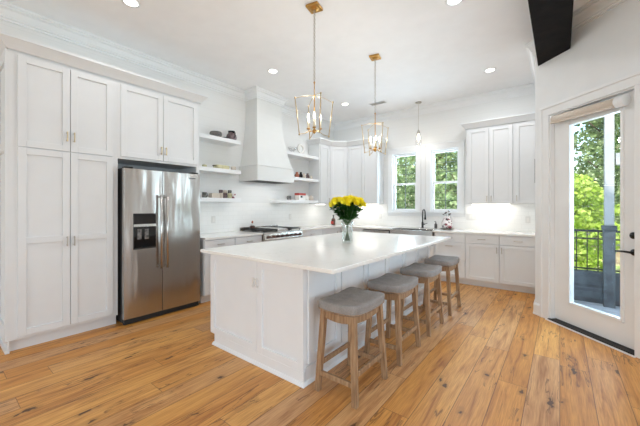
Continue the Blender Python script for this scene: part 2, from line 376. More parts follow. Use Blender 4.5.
dw.box(0.003, OP[0], 0, .15, -.12, ZC).box(OP[1], 1.7, 0, .15, -.12, ZC).box(OP[0], OP[1], 0, .15, OP[2], ZC)
struct(dw.build('wall_diagonal', 'wall', loc=(DP.x, DP.y, 0), rz=RD), 'white angled wall around the glazed patio door')
struct(MB().box(E_[0], 4.15, E_[1], E_[1] + .15, -.12, ZC).build('wall_side', 'wall'), 'white living room wall')
wr = MB()
ys = [-5, -4.05, -2.75, -1.85, -.55, .35, 1.65, E_[1]]
for i in range(0, 8, 2): wr.box(4.0, 4.15, ys[i], ys[i + 1], -.12, ZC)
for i in (1, 3, 5): wr.box(4.0, 4.15, ys[i], ys[i + 1], -.12, .4).box(4.0, 4.15, ys[i], ys[i + 1], 2.5, ZC)
struct(wr.build('wall_right', 'wall'), 'white living room wall with three windows')
wf = MB(); xs = [XL, -3.65, -2.35, -1.65, -.35, .65, 1.95, 2.35, 3.65, 4.15]
for i in range(0, 10, 2): wf.box(xs[i], xs[i + 1], -5.15, -5, -.12, ZC)
for i in (1, 3, 5, 7): wf.box(xs[i], xs[i + 1], -5.15, -5, -.12, .4).box(xs[i], xs[i + 1], -5.15, -5, 2.5, ZC)
struct(wf.build('wall_front', 'wall'), 'white living room wall with four windows')
nwin = 3
for x in ((-3.65 + -2.35) / 2, -1.0, 1.3, 3.0):
    fr = MB(); fr.box(x - .65, x - .60, -5.12, -5.04, .4, 2.5).box(x + .60, x + .65, -5.12, -5.04, .4, 2.5).box(x - .6, x + .6, -5.12, -5.04, .4, .45).box(x - .6, x + .6, -5.12, -5.04, 2.45, 2.5).box(x - .6, x + .6, -5.10, -5.06, 1.42, 1.47)
    struct(fr.build('window_%d' % nwin, 'trim'), 'white framed living room window'); nwin += 1
for y in (-3.4, -1.2, 1.0):
    fr = MB(); fr.box(4.04, 4.12, y - .65, y - .6, .4, 2.5).box(4.04, 4.12, y + .6, y + .65, .4, 2.5).box(4.04, 4.12, y - .6, y + .6, .4, .45).box(4.04, 4.12, y - .6, y + .6, 2.45, 2.5).box(4.06, 4.10, y - .6, y + .6, 1.42, 1.47)
    struct(fr.build('window_%d' % nwin, 'trim'), 'white framed living room side window'); nwin += 1

# crown moulding, baseboards, cabinet crowns
CR = [(0, ZC - .155), (.014, ZC - .155), (.014, ZC - .135), (.030, ZC - .128), (.030, ZC - .115), (.040, ZC - .105), (.062, ZC - .062), (.085, ZC - .048), (.085, ZC - .034), (.098, ZC - .028), (.098, ZC - .001), (0, ZC - .001)]
HT = (3.565, 4.165, -4.19)      # hood shaft: y0, y1, front x at the ceiling
struct(MB().sweep([(XL, -5), (XL, HT[0]), (HT[2], HT[0]), (HT[2], HT[1]), (XL, HT[1]), (XL, YB), (-.25, YB), (-.25, DP.y), dpt(1.7), (4.0, E_[1]), (4.0, -5), (XL, -5)], CR).build('trim_1', 'trim'), 'white crown moulding around the ceiling')
BB = [(0, 0.001), (.022, .001), (.022, .015), (.016, .018), (.016, .125), (.008, .145), (0, .145)]
struct(MB().sweep([(-.248, 4.95), (-.248, DP.y), dpt(.10)], BB).build('baseboard_left', 'trim'), 'white baseboard left of the patio door')
struct(MB().sweep([dpt(1.24), dpt(1.7), (4.0, E_[1]), (4.0, -5), (XL, -5), (XL, .455)], BB).build('baseboard_right', 'trim'), 'white baseboard round the living room')
CC = lambda z: [(0, z), (.010, z), (.014, z + .008), (.035, z + .035), (.072, z + .078), (.080, z + .082), (.080, z + .105), (0, z + .105)]
def cab_crown(n, path, z, label): struct(MB().sweep(path, CC(z)).build('trim_%d' % n, 'cabinet'), label)
cab_crown(2, [(XL, .452), (-3.975, .452), (-3.975, 2.362), (XL, 2.362)], 2.802, 'white cornice above pantry and refrigerator cabinets')
cab_crown(3, [(XL, 5.335), (-4.175, 5.335), (-4.175, 5.715), (-3.885, 6.005), (-3.115, 6.005), (-3.115, YB)], 2.752, 'white cornice above the corner wall cabinets')
cab_crown(4, [(-1.345, YB), (-1.345, 6.005), (-.25, 6.005)], 2.752, 'white cornice above the wall cabinets right of the windows')

# ceiling beam
struct(MB().prism([(-.215, -5), (.093, -5), (.093, 4.386), (-.215, 4.694)], 3.10, ZC).build('trim_5', 'beam', bevel=.006), 'dark stained wooden ceiling beam')

# windows over the sink
def sink_window(n, x0, x1, label):
    t = thing('window_%d' % n, ((x0 + x1) / 2, YB, WZ[0]), 0, label, 'window', kind='structure'); hw = (x1 - x0) / 2; H = WZ[1] - WZ[0]
    fr = MB(); fr.box(-hw, -hw + .02, .02, .13, 0, H).box(hw - .02, hw, .02, .13, 0, H).box(-hw + .02, hw - .02, .02, .13, 0, .02).box(-hw + .02, hw - .02, .02, .13, H - .02, H)
    fr.build('window_frame', 'trim', t, .002)
    for k, (a, b, y) in enumerate(((.02, .60, .05), (.58, H - .02, .085))):
        s = MB(); s.box(-hw + .02, -hw + .045, y, y + .03, a, b).box(hw - .045, hw - .02, y, y + .03, a, b).box(-hw + .045, hw - .045, y, y + .03, a, a + .035).box(-hw + .045, hw - .045, y, y + .03, b - .03, b)
        so = s.build('sash', 'trim', t, .002)
        m = MB(); m.box(-.005, .005, y + .008, y + .022, a + .035, b - .03); 
        for q in (1, 2):
            zz = a + .035 + (b - a - .065) * q / 3; m.box(-hw + .045, hw - .045, y + .009, y + .021, zz - .004, zz + .004)
        m.build('muntin', 'rubber', so)
        MB().box(-hw + .045, hw - .045, y + .013, y + .017, a + .035, b - .03).build('pane', 'pane', so)
    cs = MB(); cs.box(-hw - .10, -hw, -.02, 0, -.0, H + .0).box(hw, hw + .10, -.02, 0, 0, H).box(-hw - .10, hw + .10, -.022, 0, H, H + .11).box(-hw - .115, hw + .115, -.03, 0, H + .11, H + .135)
    cs.build('window_casing', 'trim', t, .002)
    MB().box(-hw - .115, hw + .115, -.045, .02, -.025, 0).box(-hw - .10, hw + .10, -.018, 0, -.09, -.025).build('window_sill', 'trim', t, .003)
sink_window(1, *W1, 'left sash window over the sink')
sink_window(2, *W2, 'right sash window over the sink')
struct(MB().box(W1[1] + .117, W2[0] - .117, YB - .016, YB, 1.16, 2.635).build('trim_6', 'trim'), 'flat white board between the two sink windows')

# glazed patio door in the diagonal wall
d1 = thing('door_1', (DP.x, DP.y, 0), RD, 'white glazed patio door with black lever', 'door', kind='structure')
cs = MB()
for a, b in ((OP[0] - .115, OP[0]), (OP[1], OP[1] + .115)):
    cs.box(a, b, -.02, 0, 0.0, OP[2] + .0); cs.box(a if a < .5 else b - .03, a + .03 if a < .5 else b, -.032, -.02, 0, OP[2] + .115)
cs.box(OP[0] - .115, OP[1] + .115, -.02, 0, OP[2], OP[2] + .115).box(OP[0] - .115, OP[1] + .115, -.034, -.02, OP[2] + .085, OP[2] + .115)
cs.build('door_casing', 'trim', d1, .003)
jb = MB().box(OP[0], OP[0] + .012, 0, .15, 0.02, OP[2]).box(OP[1] - .012, OP[1], 0, .15, 0.02, OP[2]).box(OP[0], OP[1], 0, .15, OP[2] - .012, OP[2])
jb.build('door_frame', 'trim', d1)
MB().box(OP[0], OP[1], -.03, .16, .0, .022).build('threshold', 'rubber', d1)
MB().box(OP[0] - .02, OP[1] + .02, -.045, -.03, 0, .012).build('threshold_strip', 'trim', d1)
LY = .052; l0, l1 = OP[0] + .014, OP[1] - .014; g0, g1, gz0, gz1 = .425, .948, .275, 2.27
lf = MB(); lf.box(l0, g0 - .03, LY, LY + .045, .03, OP[2] - .014).box(g1 + .03, l1, LY, LY + .045, .03, OP[2] - .014)
lf.box(g0 - .03, g1 + .03, LY, LY + .045, .03, gz0 - .03).box(g0 - .03, g1 + .03, LY, LY + .045, gz1 + .03, OP[2] - .014)
leaf = lf.build('door_leaf', 'trim', d1)
lm = MB()
for a, b, c_, d_ in ((g0 - .03, g0, gz0 - .03, gz1 + .03), (g1, g1 + .03, gz0 - .03, gz1 + .03), (g0, g1, gz0 - .03, gz0), (g0, g1, gz1, gz1 + .03)): lm.box(a, b, LY - .012, LY + .05, c_, d_)
lm.build('glazing_frame', 'trim', leaf, .005)
MB().box(g0, g1, LY - .004, LY + .002, gz0, gz1).build('pane', 'pane', leaf)
hd = MB(); hx = l1 - .035
hd.tube([(hx, LY, .93), (hx, LY - .012, .93)], .030, 16).tube([(hx, LY - .012, .93), (hx, LY - .05, .93)], .011, 10)
hd.tube([(hx, LY - .048, .93), (hx - .05, LY - .052, .932), (hx - .125, LY - .05, .928)], .010, 8)
hd.build('door_handle', 'black', leaf)
MB().tube([(hx, LY, 1.085), (hx, LY - .02, 1.085)], .031, 16).box(hx - .018, hx + .018, LY - .034, LY - .02, 1.079, 1.091).build('deadbolt', 'black', leaf)

# ------------------------------------------------------------------ cabinet parts (local frame: x along the front, y into the wall, z up; front at y=0)
def pull(parent, x, z, vert=True, L=.10, y=-.02, mat='nickel'):
    m = MB(); h = L / 2
    if vert:
        m.box(x - .005, x + .005, y - .032, y - .022, z - h, z + h)
        for q in (-h + .012, h - .012): m.box(x - .0045, x + .0045, y - .023, y, z + q - .0045, z + q + .0045)
    else:
        m.box(x - h, x + h, y - .032, y - .022, z - .005, z + .005)
        for q in (-h + .012, h - .012): m.box(x + q - .0045, x + q + .0045, y - .023, y, z - .0045, z + .0045)
    return m.build('handle', mat, parent, .0015)
def front(parent, x0, x1, z0, z1, name='door', fw=.06, mids=(), handle=None, mat='cabinet', hmat='nickel', flat=False, y=0.0):
    m = MB(); g = .0015; x0 += g; x1 -= g; z0 += g; z1 -= g
    if flat: m.box(x0, x1, y - .02, y, z0, z1)
    else:
        m.box(x0, x0 + fw, y - .02, y, z0, z1).box(x1 - fw, x1, y - .02, y, z0, z1)
        zs = [z0] + [c for mz in mids for c in (mz - fw / 2, mz + fw / 2)] + [z1]
        m.box(x0 + fw, x1 - fw, y - .02, y, z0, z0 + fw).box(x0 + fw, x1 - fw, y - .02, y, z1 - fw, z1)
        for mz in mids: m.box(x0 + fw, x1 - fw, y - .02, y, mz - fw / 2, mz + fw / 2)
        m.box(x0 + fw, x1 - fw, y - .005, y - .001, z0 + fw, z1 - fw)
    o = m.build(name, mat, parent, .002)
    if handle:
        hx, hz, vert = handle[:3]; pull(o, hx, hz, vert, handle[3] if len(handle) > 3 else .10, y - .02, hmat)
    return o
def cabinet(loc, rz, w, z0, z1, d, label, cat='cabinet', group=None, toe=0.0, name='base_cabinet', mat='cabinet'):
    t = thing(name, (loc[0], loc[1], 0), rz, label, cat, group)
    MB().box(0, w, 0, d, z0 + toe, z1).build('body', mat, t, .0015)
    if toe: MB().box(0, w, .07, d, 0, toe).build('toe_kick', mat, t)
    return t

# pantry
XP = -3.99
pc = thing('pantry_cabinet', (XP, .455, 0), R90, 'tall white pantry cabinet left of the refrigerator', 'cabinet')
MB().box(0, .89, 0, XP - XL - .002, .11, 2.85).build('body', 'cabinet', pc, .0015)
MB().box(.012, .89, .055, XP - XL - .002, 0, .11).build('toe_kick', 'cabinet', pc)
MB().box(0, .012, -.0, XP - XL - .002, 0, .11).box(-.018, 0, .0, .49, 0, .03).build('base_moulding', 'cabinet', pc)
for a, b, hx in ((.062, .452, .452 - .028), (.455, .837, .455 + .028)):
    front(pc, a, b, .135, 1.908, mids=(1.03,), handle=(hx, 1.0, True), hmat='nickel')
    front(pc, a, b, 1.915, 2.77, handle=(hx, 2.065, True), hmat='brass')
sp = MB(); D_ = XP - XL - .004      # panelled side
for a, b in ((.0, .07), (D_ - .07, D_)): sp.box(-.018, 0, a, b, .11, 2.80)
for a, b in ((.11, .24), (1.87, 1.95), (2.70, 2.80)): sp.box(-.018, 0, .07, D_ - .07, a, b)
sp.build('side_panel', 'cabinet', pc, .002)
fc = thing('refrigerator_cabinet', (XP, 1.345, 0), R90, 'white wall cabinet directly above the refrigerator', 'cabinet')
MB().box(0, 1.01, 0, D_, 1.905, 2.85).build('body', 'cabinet', fc, .0015)
MB().box(.965, 1.01, 0, D_, 0, 1.905).build('end_panel', 'cabinet', fc, .0015)
front(fc, .025, .502, 1.93, 2.77, handle=(.502 - .028, 2.055, True), hmat='brass')
front(fc, .505, .978, 1.93, 2.77, handle=(.505 + .028, 2.055, True), hmat='brass')

# refrigerator
rf = thing('refrigerator', (-3.935, 1.366, 0), R90, 'stainless steel side-by-side refrigerator with ice dispenser', 'refrigerator')
MB().box(.004, .928, 0, .545, .02, 1.795).build('body', 'fridge_side', rf, .004)
gr = MB().box(.01, .92, -.045, 0, .006, .062)
for k in range(6): gr.box(.03, .90, -.049, -.045, .012 + k * .008, .016 + k * .008)
gr.build('base_grille', 'fridge_side', rf)
def curved_door(x0, x1):
    m = MB(); n = 10; poly = []
    for i in range(n + 1):
        t = i / n; poly.append((x0 + (x1 - x0) * t, -.062 - .006 * math.sin(PI * t)))
    poly += [(x1, -.004), (x0, -.004)]
    return m.prism(poly, .068, 1.79)
dl = curved_door(0, .425).build('freezer_door', 'steel', rf, .003)
dr = curved_door(.431, .932).build('refrigerator_door', 'steel', rf, .003)
for o, x in ((dl, .392), (dr, .464)):
    h = MB().tube([(x, -.115, .60), (x, -.115, 1.50)], .0125, 12)
    for z in (.63, 1.47): h.tube([(x, -.066, z), (x, -.115, z)], .009, 8)
    h.build('door_handle', 'steel_flat', o)
ds = MB().box(.095, .345, -.074, -.060, .855, 1.272).build('dispenser', 'gloss_black', dl, .003)
MB().box(.095, .345, -.077, -.074, 1.117, 1.147).build('dispenser_trim', 'steel_flat', ds)
for x in (.155, .235): MB().box(x - .022, x + .022, -.086, -.074, .97, 1.09).build('paddle', 'slate', ds, .003)
MB().box(.105, .335, -.092, -.074, .858, .872).build('drip_tray', 'fridge_side', ds)
MB().box(.76, .86, -.0685, -.066, 1.722, 1.736).build('badge', 'slate', dr)
for x in (.06, .87): MB().box(x - .04, x + .04, -.05, .05, 1.795, 1.812).build('hinge_cover', 'fridge_side', rf)

# base cabinets on the range wall
XB = -3.89; BD = XB - XL - .003
def base_left(y0, y1, label, drawers=False):
    w = y1 - y0; t = cabinet((XB, y0), R90, w, 0, .888, BD, label, group='base cabinets along the range wall', toe=.105)
    front(t, 0.004, w - .004, .735, .88, 'drawer', handle=(w / 2, .81, False, .11), flat=True)
    if drawers:
        front(t, .004, w - .004, .43, .728, 'drawer', handle=(w / 2, .66, False, .11)); front(t, .004, w - .004, .112, .423, 'drawer', handle=(w / 2, .35, False, .11))
    elif w > .6:
        front(t, .004, w / 2, .112, .728, handle=(w / 2 - .03, .64, True)); front(t, w / 2, w - .004, .112, .728, handle=(w / 2 + .03, .64, True))
    else: front(t, .004, w - .004, .112, .728, handle=(w - .035, .64, True))
    return t
base_left(2.358, 2.868, 'white base cabinet beside the refrigerator')
base_left(2.868, 3.405, 'white base cabinet just left of the range')
base_left(4.345, 5.05, 'white base cabinet just right of the range')
t = cabinet((XB, 5.05), R90, YB - 5.053, 0, .888, BD, 'white blind corner base cabinet between range and dishwasher', toe=.105)
front(t, .004, .60, .112, .88, handle=None)

# range cooker
rg = thing('range_cooker', (-3.87, 3.412, 0), R90, 'stainless steel gas range with black grates and front knobs', 'range')
MB().box(.0, .926, 0, .60, .10, .905).build('body', 'steel_flat', rg, .003)
MB().box(.02, .906, .05, .58, 0, .10).build('toe_kick', 'fridge_side', rg)
bm_ = MB(); bm_.add([(0, -.075, .80), (.926, -.075, .80), (.926, -.055, .905), (0, -.055, .905), (0, 0, .80), (.926, 0, .80), (.926, 0, .915), (0, 0, .915)],
    [(0, 1, 2, 3), (1, 5, 6, 2), (5, 4, 7, 6), (4, 0, 3, 7), (3, 2, 6, 7), (0, 4, 5, 1)])
cp_ = bm_.build('control_panel', 'steel_flat', rg, .006)
for k in range(8):
    x = .075 + k * .111
    MB().tube([(x, -.066, .85), (x, -.082, .848)], .026, 16).tube([(x, -.08, .848), (x, -.108, .846)], .019, 14).build('knob', 'dark_brown', cp_)
od = MB().box(.02, .906, -.045, 0, .20, .77).build('oven_door', 'steel_flat', rg, .004)
MB().box(.16, .766, -.049, -.044, .34, .60).build('oven_window', 'gloss_black', od)
hb = MB().tube([(.06, -.095, .70), (.866, -.095, .70)], .013, 12)
for x in (.09, .836): hb.tube([(x, -.045, .70), (x, -.095, .70)], .010, 8)
hb.build('oven_handle', 'steel_flat', od)
MB().box(.0, .926, -.055, .60, .905, .922).build('cooktop', 'steel_flat', rg, .003)
for cx0, cx1 in ((.03, .31), (.62, .90)):
    g = MB()
    for x in (cx0, (cx0 + cx1) / 2, cx1): g.box(x - .007, x + .007, -.02, .54, .946, .962)
    for y in (-.02, .12, .26, .40, .54): g.box(cx0 - .007, cx1 + .007, y - .007, y + .007, .946, .962)
    for x in (cx0, cx1):
        for y in (-.02, .26, .54): g.box(x - .008, x + .008, y - .008, y + .008, .922, .948)
    g.build('grate', 'iron', rg, .002)
    for y in (.12, .40): MB().lathe([(.048, .922), (.048, .932), (.03, .938), (0.0001, .938)], 20, ((cx0 + cx1) / 2, y, 0)).build('burner', 'iron', rg)
MB().box(.335, .595, -.01, .53, .922, .955).box(.345, .585, .0, .52, .955, .968).build('griddle_cover', 'steel_flat', rg, .004)
MB().box(.0, .926, .585, .605, .905, .985).build('back_guard', 'steel_flat', rg, .003)

# sink wall base run (front faces -y)
YF = 5.72; BD2 = YB - YF - .003
t = cabinet((-3.885, YF), 0, .585, 0, .888, BD2, 'white corner base cabinet left of the dishwasher', toe=.105)
front(t, .01, .58, .112, .88)
dwm = thing('dishwasher', (-3.298, YF, 0), 0, 'stainless steel dishwasher left of the sink', 'dishwasher')
MB().box(0, .60, 0, .57, .10, .885).build('body', 'fridge_side', dwm)
MB().box(.02, .58, .07, .5, 0, .10).build('toe_kick', 'fridge_side', dwm)
o = MB().box(.004, .596, -.025, 0, .115, .868).build('dishwasher_door', 'steel_flat', dwm, .004)
h = MB().tube([(.05, -.07, .80), (.55, -.07, .80)], .011, 10)
for x in (.07, .53): h.tube([(x, -.025, .80), (x, -.07, .80)], .008, 8)
h.build('door_handle', 'steel_flat', o)
t = cabinet((-2.695, YF), 0, .885, 0, .64, BD2, 'white sink base cabinet under the apron sink', toe=.105)
front(t, .004, .44, .112, .635, handle=(.41, .56, True)); front(t, .445, .881, .112, .635, handle=(.475, .56, True))
sk_ = thing('apron_sink', (-2.665, YF, 0), 0, 'stainless steel apron-front sink below the windows', 'sink')
SW = .825
m = MB().box(0, SW, -.04, -.02, .645, .905).box(0, .012, -.02, .44, .645, .905).box(SW - .012, SW, -.02, .44, .645, .905).box(.012, SW - .012, .428, .44, .645, .905).box(.012, SW - .012, -.02, .428, .645, .66)
m.build('basin', 'steel_flat', sk_, .003)
MB().lathe([(.045, .661), (.045, .665), (.02, .664), (.0001, .662)], 18, (SW / 2, .22, 0)).build('drain', 'nickel', sk_)
def base_back(x0, x1, label, kind):
    w = x1 - x0; t = cabinet((x0, YF), 0, w, 0, .888, BD2, label, group='base cabinets right of the sink', toe=.105)
    front(t, .004, w - .004, .735, .88, 'drawer', handle=(w / 2, .805, False, .12), flat=True)
    if kind == 'drawers':
        front(t, .004, w - .004, .43, .728, 'drawer', handle=(w / 2, .66, False, .12)); front(t, .004, w - .004, .112, .423, 'drawer', handle=(w / 2, .35, False, .12))
    else: front(t, .004, w - .004, .112, .728, handle=((w - .035) if kind == 'R' else .035, .64, True))
base_back(-1.808, -1.283, 'white base cabinet of three drawers right of the sink', 'drawers')
base_back(-1.283, -.772, 'white base cabinet, drawer over door with its pull on the right edge', 'R')
base_back(-.772, -.254, 'white base cabinet, drawer over door, beside the angled wall', 'L')

# worktops
XE = -3.845; YE = 5.675
tag(MB().box(XL + .001, XE, 2.358, 3.408, .889, .92).build('worktop', 'quartz', bevel=.003), 'white quartz worktop between refrigerator and range', 'worktop')
pts = [(XL + .001, 4.342), (XE, 4.342), (XE, YE), (-2.672, YE), (-2.672, YE + .49), (-1.833, YE + .49), (-1.833, YE), (-.252, YE), (-.252, YB - .001), (XL + .001, YB - .001)]
tag(MB().prism(pts, .889, .92).build('worktop', 'quartz', bevel=.003), 'white quartz L-shaped worktop running round under the windows', 'worktop')

# tiled backsplash
struct(MB().box(XL + .0005, XL + .009, 2.362, YB - .001, .921, 1.425).build('trim_9', 'tile'), 'white tiled backsplash behind the range worktop')
struct(MB().box(XL + .010, W1[0] - .12, YB - .009, YB - .0005, .921, 1.41).box(W1[0] - .12, W2[1] + .12, YB - .009, YB - .0005, .921, 1.155).box(W2[1] + .12, -.252, YB - .009, YB - .0005, .921, 1.40).build('trim_10', 'tile'), 'white tiled backsplash under the sink windows and wall cabinets')
# wall cabinets
def wall_cab(loc, rz, w, d, doors, label, z0=1.41, z1=2.80, group=None, x00=.0):
    t = thing('wall_cabinet', (loc[0], loc[1], z0), rz, label, 'cabinet', group); H = z1 - z0
    MB().box(0, w, 0, d, 0, H).build('body', 'cabinet', t, .0015)
    for a, b, hs in doors: front(t, a, b, .008, H - .07, handle=(b - .03 if hs == 'R' else a + .03, .09, True) if hs else None)
    return t
wall_cab((-1.335, 6.02), 0, .725, YB - 6.023, ((.02, .365, 'R'), (.37, .715, 'L')), 'white two-door wall cabinet right of the right window', 1.40)
wall_cab((-.610, 6.02), 0, .358, YB - 6.023, ((.02, .345, 'L'),), 'white single-door wall cabinet beside the angled wall', 1.40)
wall_cab((-3.888, 6.02), 0, .765, YB - 6.023, ((.03, .385, 'R'), (.39, .745, 'L')), 'white two-door wall cabinet left of the left window')
wall_cab((-4.19, 5.34), R90, .375, -4.19 - XL - .003, ((.02, .355, 'R'),), 'white narrow wall cabinet between shelves and corner')
t = thing('wall_cabinet', (-4.19, 5.718, 1.41), 0, 'white angled wall cabinet filling the kitchen corner', 'cabinet')
MB().prism([(0, 0), (.30, .302), (.30, .608), (-.305, .608), (-.305, 0)], 0, 1.39).build('body', 'cabinet', t)
dg = front(t, .03, .395, .008, 1.32, handle=(.365, .09, True)); dg.rotation_euler.z = PI / 4

# range hood
HC = 3.865
hood = thing('range_hood', (XL, HC, 1.80), R90, 'white flared range hood above the cooker', 'range hood')
m = MB(); secs = []
for i in range(15):
    t_ = i / 14; z = .262 + t_ * (ZC - .003 - 1.80 - .262); u = min(1, (z - .262) / 1.0); k = (1 - u) ** 1.7
    secs.append((.300 + .125 * k, .310 + .165 * k, z))
v = []; f = []
for hw, dp, z in secs: v += [(-hw, -dp, z), (hw, -dp, z), (hw, -.001, z), (-hw, -.001, z)]
for i in range(len(secs) - 1):
    for k in range(4): f.append((4 * i + k, 4 * i + (k + 1) % 4, 4 * i + 4 + (k + 1) % 4, 4 * i + 4 + k))
f += [(3, 2, 1, 0), tuple(4 * (len(secs) - 1) + k for k in range(4))]
m.add(v, f); m.build('hood_shaft', 'hood', hood)
lp = MB().box(-.452, .452, -.505, -.48, 0, .25).box(-.452, -.427, -.48, -.001, 0, .25).box(.427, .452, -.48, -.001, 0, .25).box(-.427, .427, -.48, -.001, .235, .25)
lp.box(-.458, .458, -.511, -.001, .25, .265)
lp.build('hood_skirt', 'hood', hood, .003)
ins = MB().box(-.425, .425, -.478, -.01, .012, .05).build('vent_insert', 'fridge_side', hood)
for k in range(3): MB().box(-.40 + k * .275, -.15 + k * .275, -.45, -.05, .004, .012).build('filter', 'iron', ins)

# floating shelves
SX = -4.205; SH = (2.45, 1.955, 1.49)
for i, (z, wd) in enumerate(zip(SH, ('topmost', 'middle', 'lowest'))):
    tag(MB().box(XL + .001, SX, 2.365, 3.235, z - .062, z).build('floating_shelf', 'trim', bevel=.003), wd + ' white floating shelf left of the range hood', 'shelf', 'floating shelves left of the hood')
    y0 = (4.255, 4.36, 4.15)[i]
    tag(MB().box(XL + .001, SX, y0, 5.335, z - .062, z).build('floating_shelf', 'trim', bevel=.003), wd + ' white floating shelf right of the range hood', 'shelf', 'floating shelves right of the hood')

# ------------------------------------------------------------------ island
IX0, IX1, IY0, IY1 = -2.74, -1.515, 1.735, 4.53
isl = thing('kitchen_island', ((IX0 + IX1) / 2, (IY0 + IY1) / 2, 0), 0, 'white panelled kitchen island in the middle of the floor', 'island')
ox, oy = isl.location.x, isl.location.y
B = lambda m, x0, x1, y0, y1, z0, z1: m.box(x0 - ox, x1 - ox, y0 - oy, y1 - oy, z0, z1)
m = MB(); B(m, IX0 + .02, IX1 - .012, IY0 + .02, IY1 - .012, .10, .888); B(m, IX0 + .075, IX1 - .012, IY0 + .02, IY1 - .012, 0, .10); m.build('body', 'island', isl)
def island_end():
    m = MB(); y0, y1 = IY0, IY0 + .02
    y1 = IY0 + .03; B(m, IX0 + .0, IX0 + .028, y0 + .021, y1, .105, .888); B(m, IX1 - .075, IX1, y0 + .021, y1, .0, .888); B(m, IX0 + .028, IX1 - .075, y0 + .021, y1, .83, .888)
    B(m, IX0 + .07, IX1, y0, y1, 0, .104)
    return m.build('end_frame', 'island', isl, .002)
island_end()
bs = MB().sweep([(IX0 + .065 - ox, IY0 + .06 - oy), (IX0 + .065 - ox, IY0 - oy), (IX1 - ox, IY0 - oy), (IX1 - ox, IY1 - oy)], [(-.0, .001), (-.0, .03), (.006, .028), (.014, .012), (.016, .001)])
bs.build('base_moulding', 'island', isl)
xa, xb, xc = IX0, -2.042, IX1
for a, b, hx in ((xa, xb, xb - .021), (xb, xc, xb + .021)):
    front(isl, a - ox, b - ox, .103, .887, fw=.062, handle=(hx - ox, .705, True, .085), mat='island', hmat='plate', y=IY0 - oy + .021)
# seating side: plain corner board, then raised shaker doors with narrow gaps
m = MB(); B(m, IX1 - .012, IX1, IY0 + .02, IY1, 0, .13); B(m, IX1 - .012, IX1 - .006, IY0 + .02, IY1, .13, .888)
m.build('seating_side_panel', 'island', isl, .002)
for a, b in ((1.782, 2.220), (2.234, 2.692), (2.706, 3.164), (3.178, 3.636), (3.650, 4.085), (4.099, 4.515)):
    dd_ = front(isl, a - oy, b - oy, .155, .872, fw=.068, mat='island'); dd_.rotation_euler.z = PI / 2; dd_.location = (IX1 - .005 - ox, 0, 0)
for k in range(5):
    ya = IY0 + .02 + (IY1 - IY0 - .04) * k / 5; yb_ = IY0 + .02 + (IY1 - IY0 - .04) * (k + 1) / 5
    dd_ = front(isl, -(yb_ - oy), -(ya - oy), .112, .88, fw=.06, handle=(-(ya - oy) - .035, .70, True), mat='island'); dd_.rotation_euler.z = -PI / 2; dd_.location = (IX0 + .02 - ox, 0, 0)
tag(MB().prism([(-2.87, 1.70), (-1.215, 1.70), (-1.215, 4.585), (-2.87, 4.585)], .889, .92).build('island_countertop', 'quartz', bevel=.004), 'white quartz countertop on the island, overhanging the stools', 'countertop')

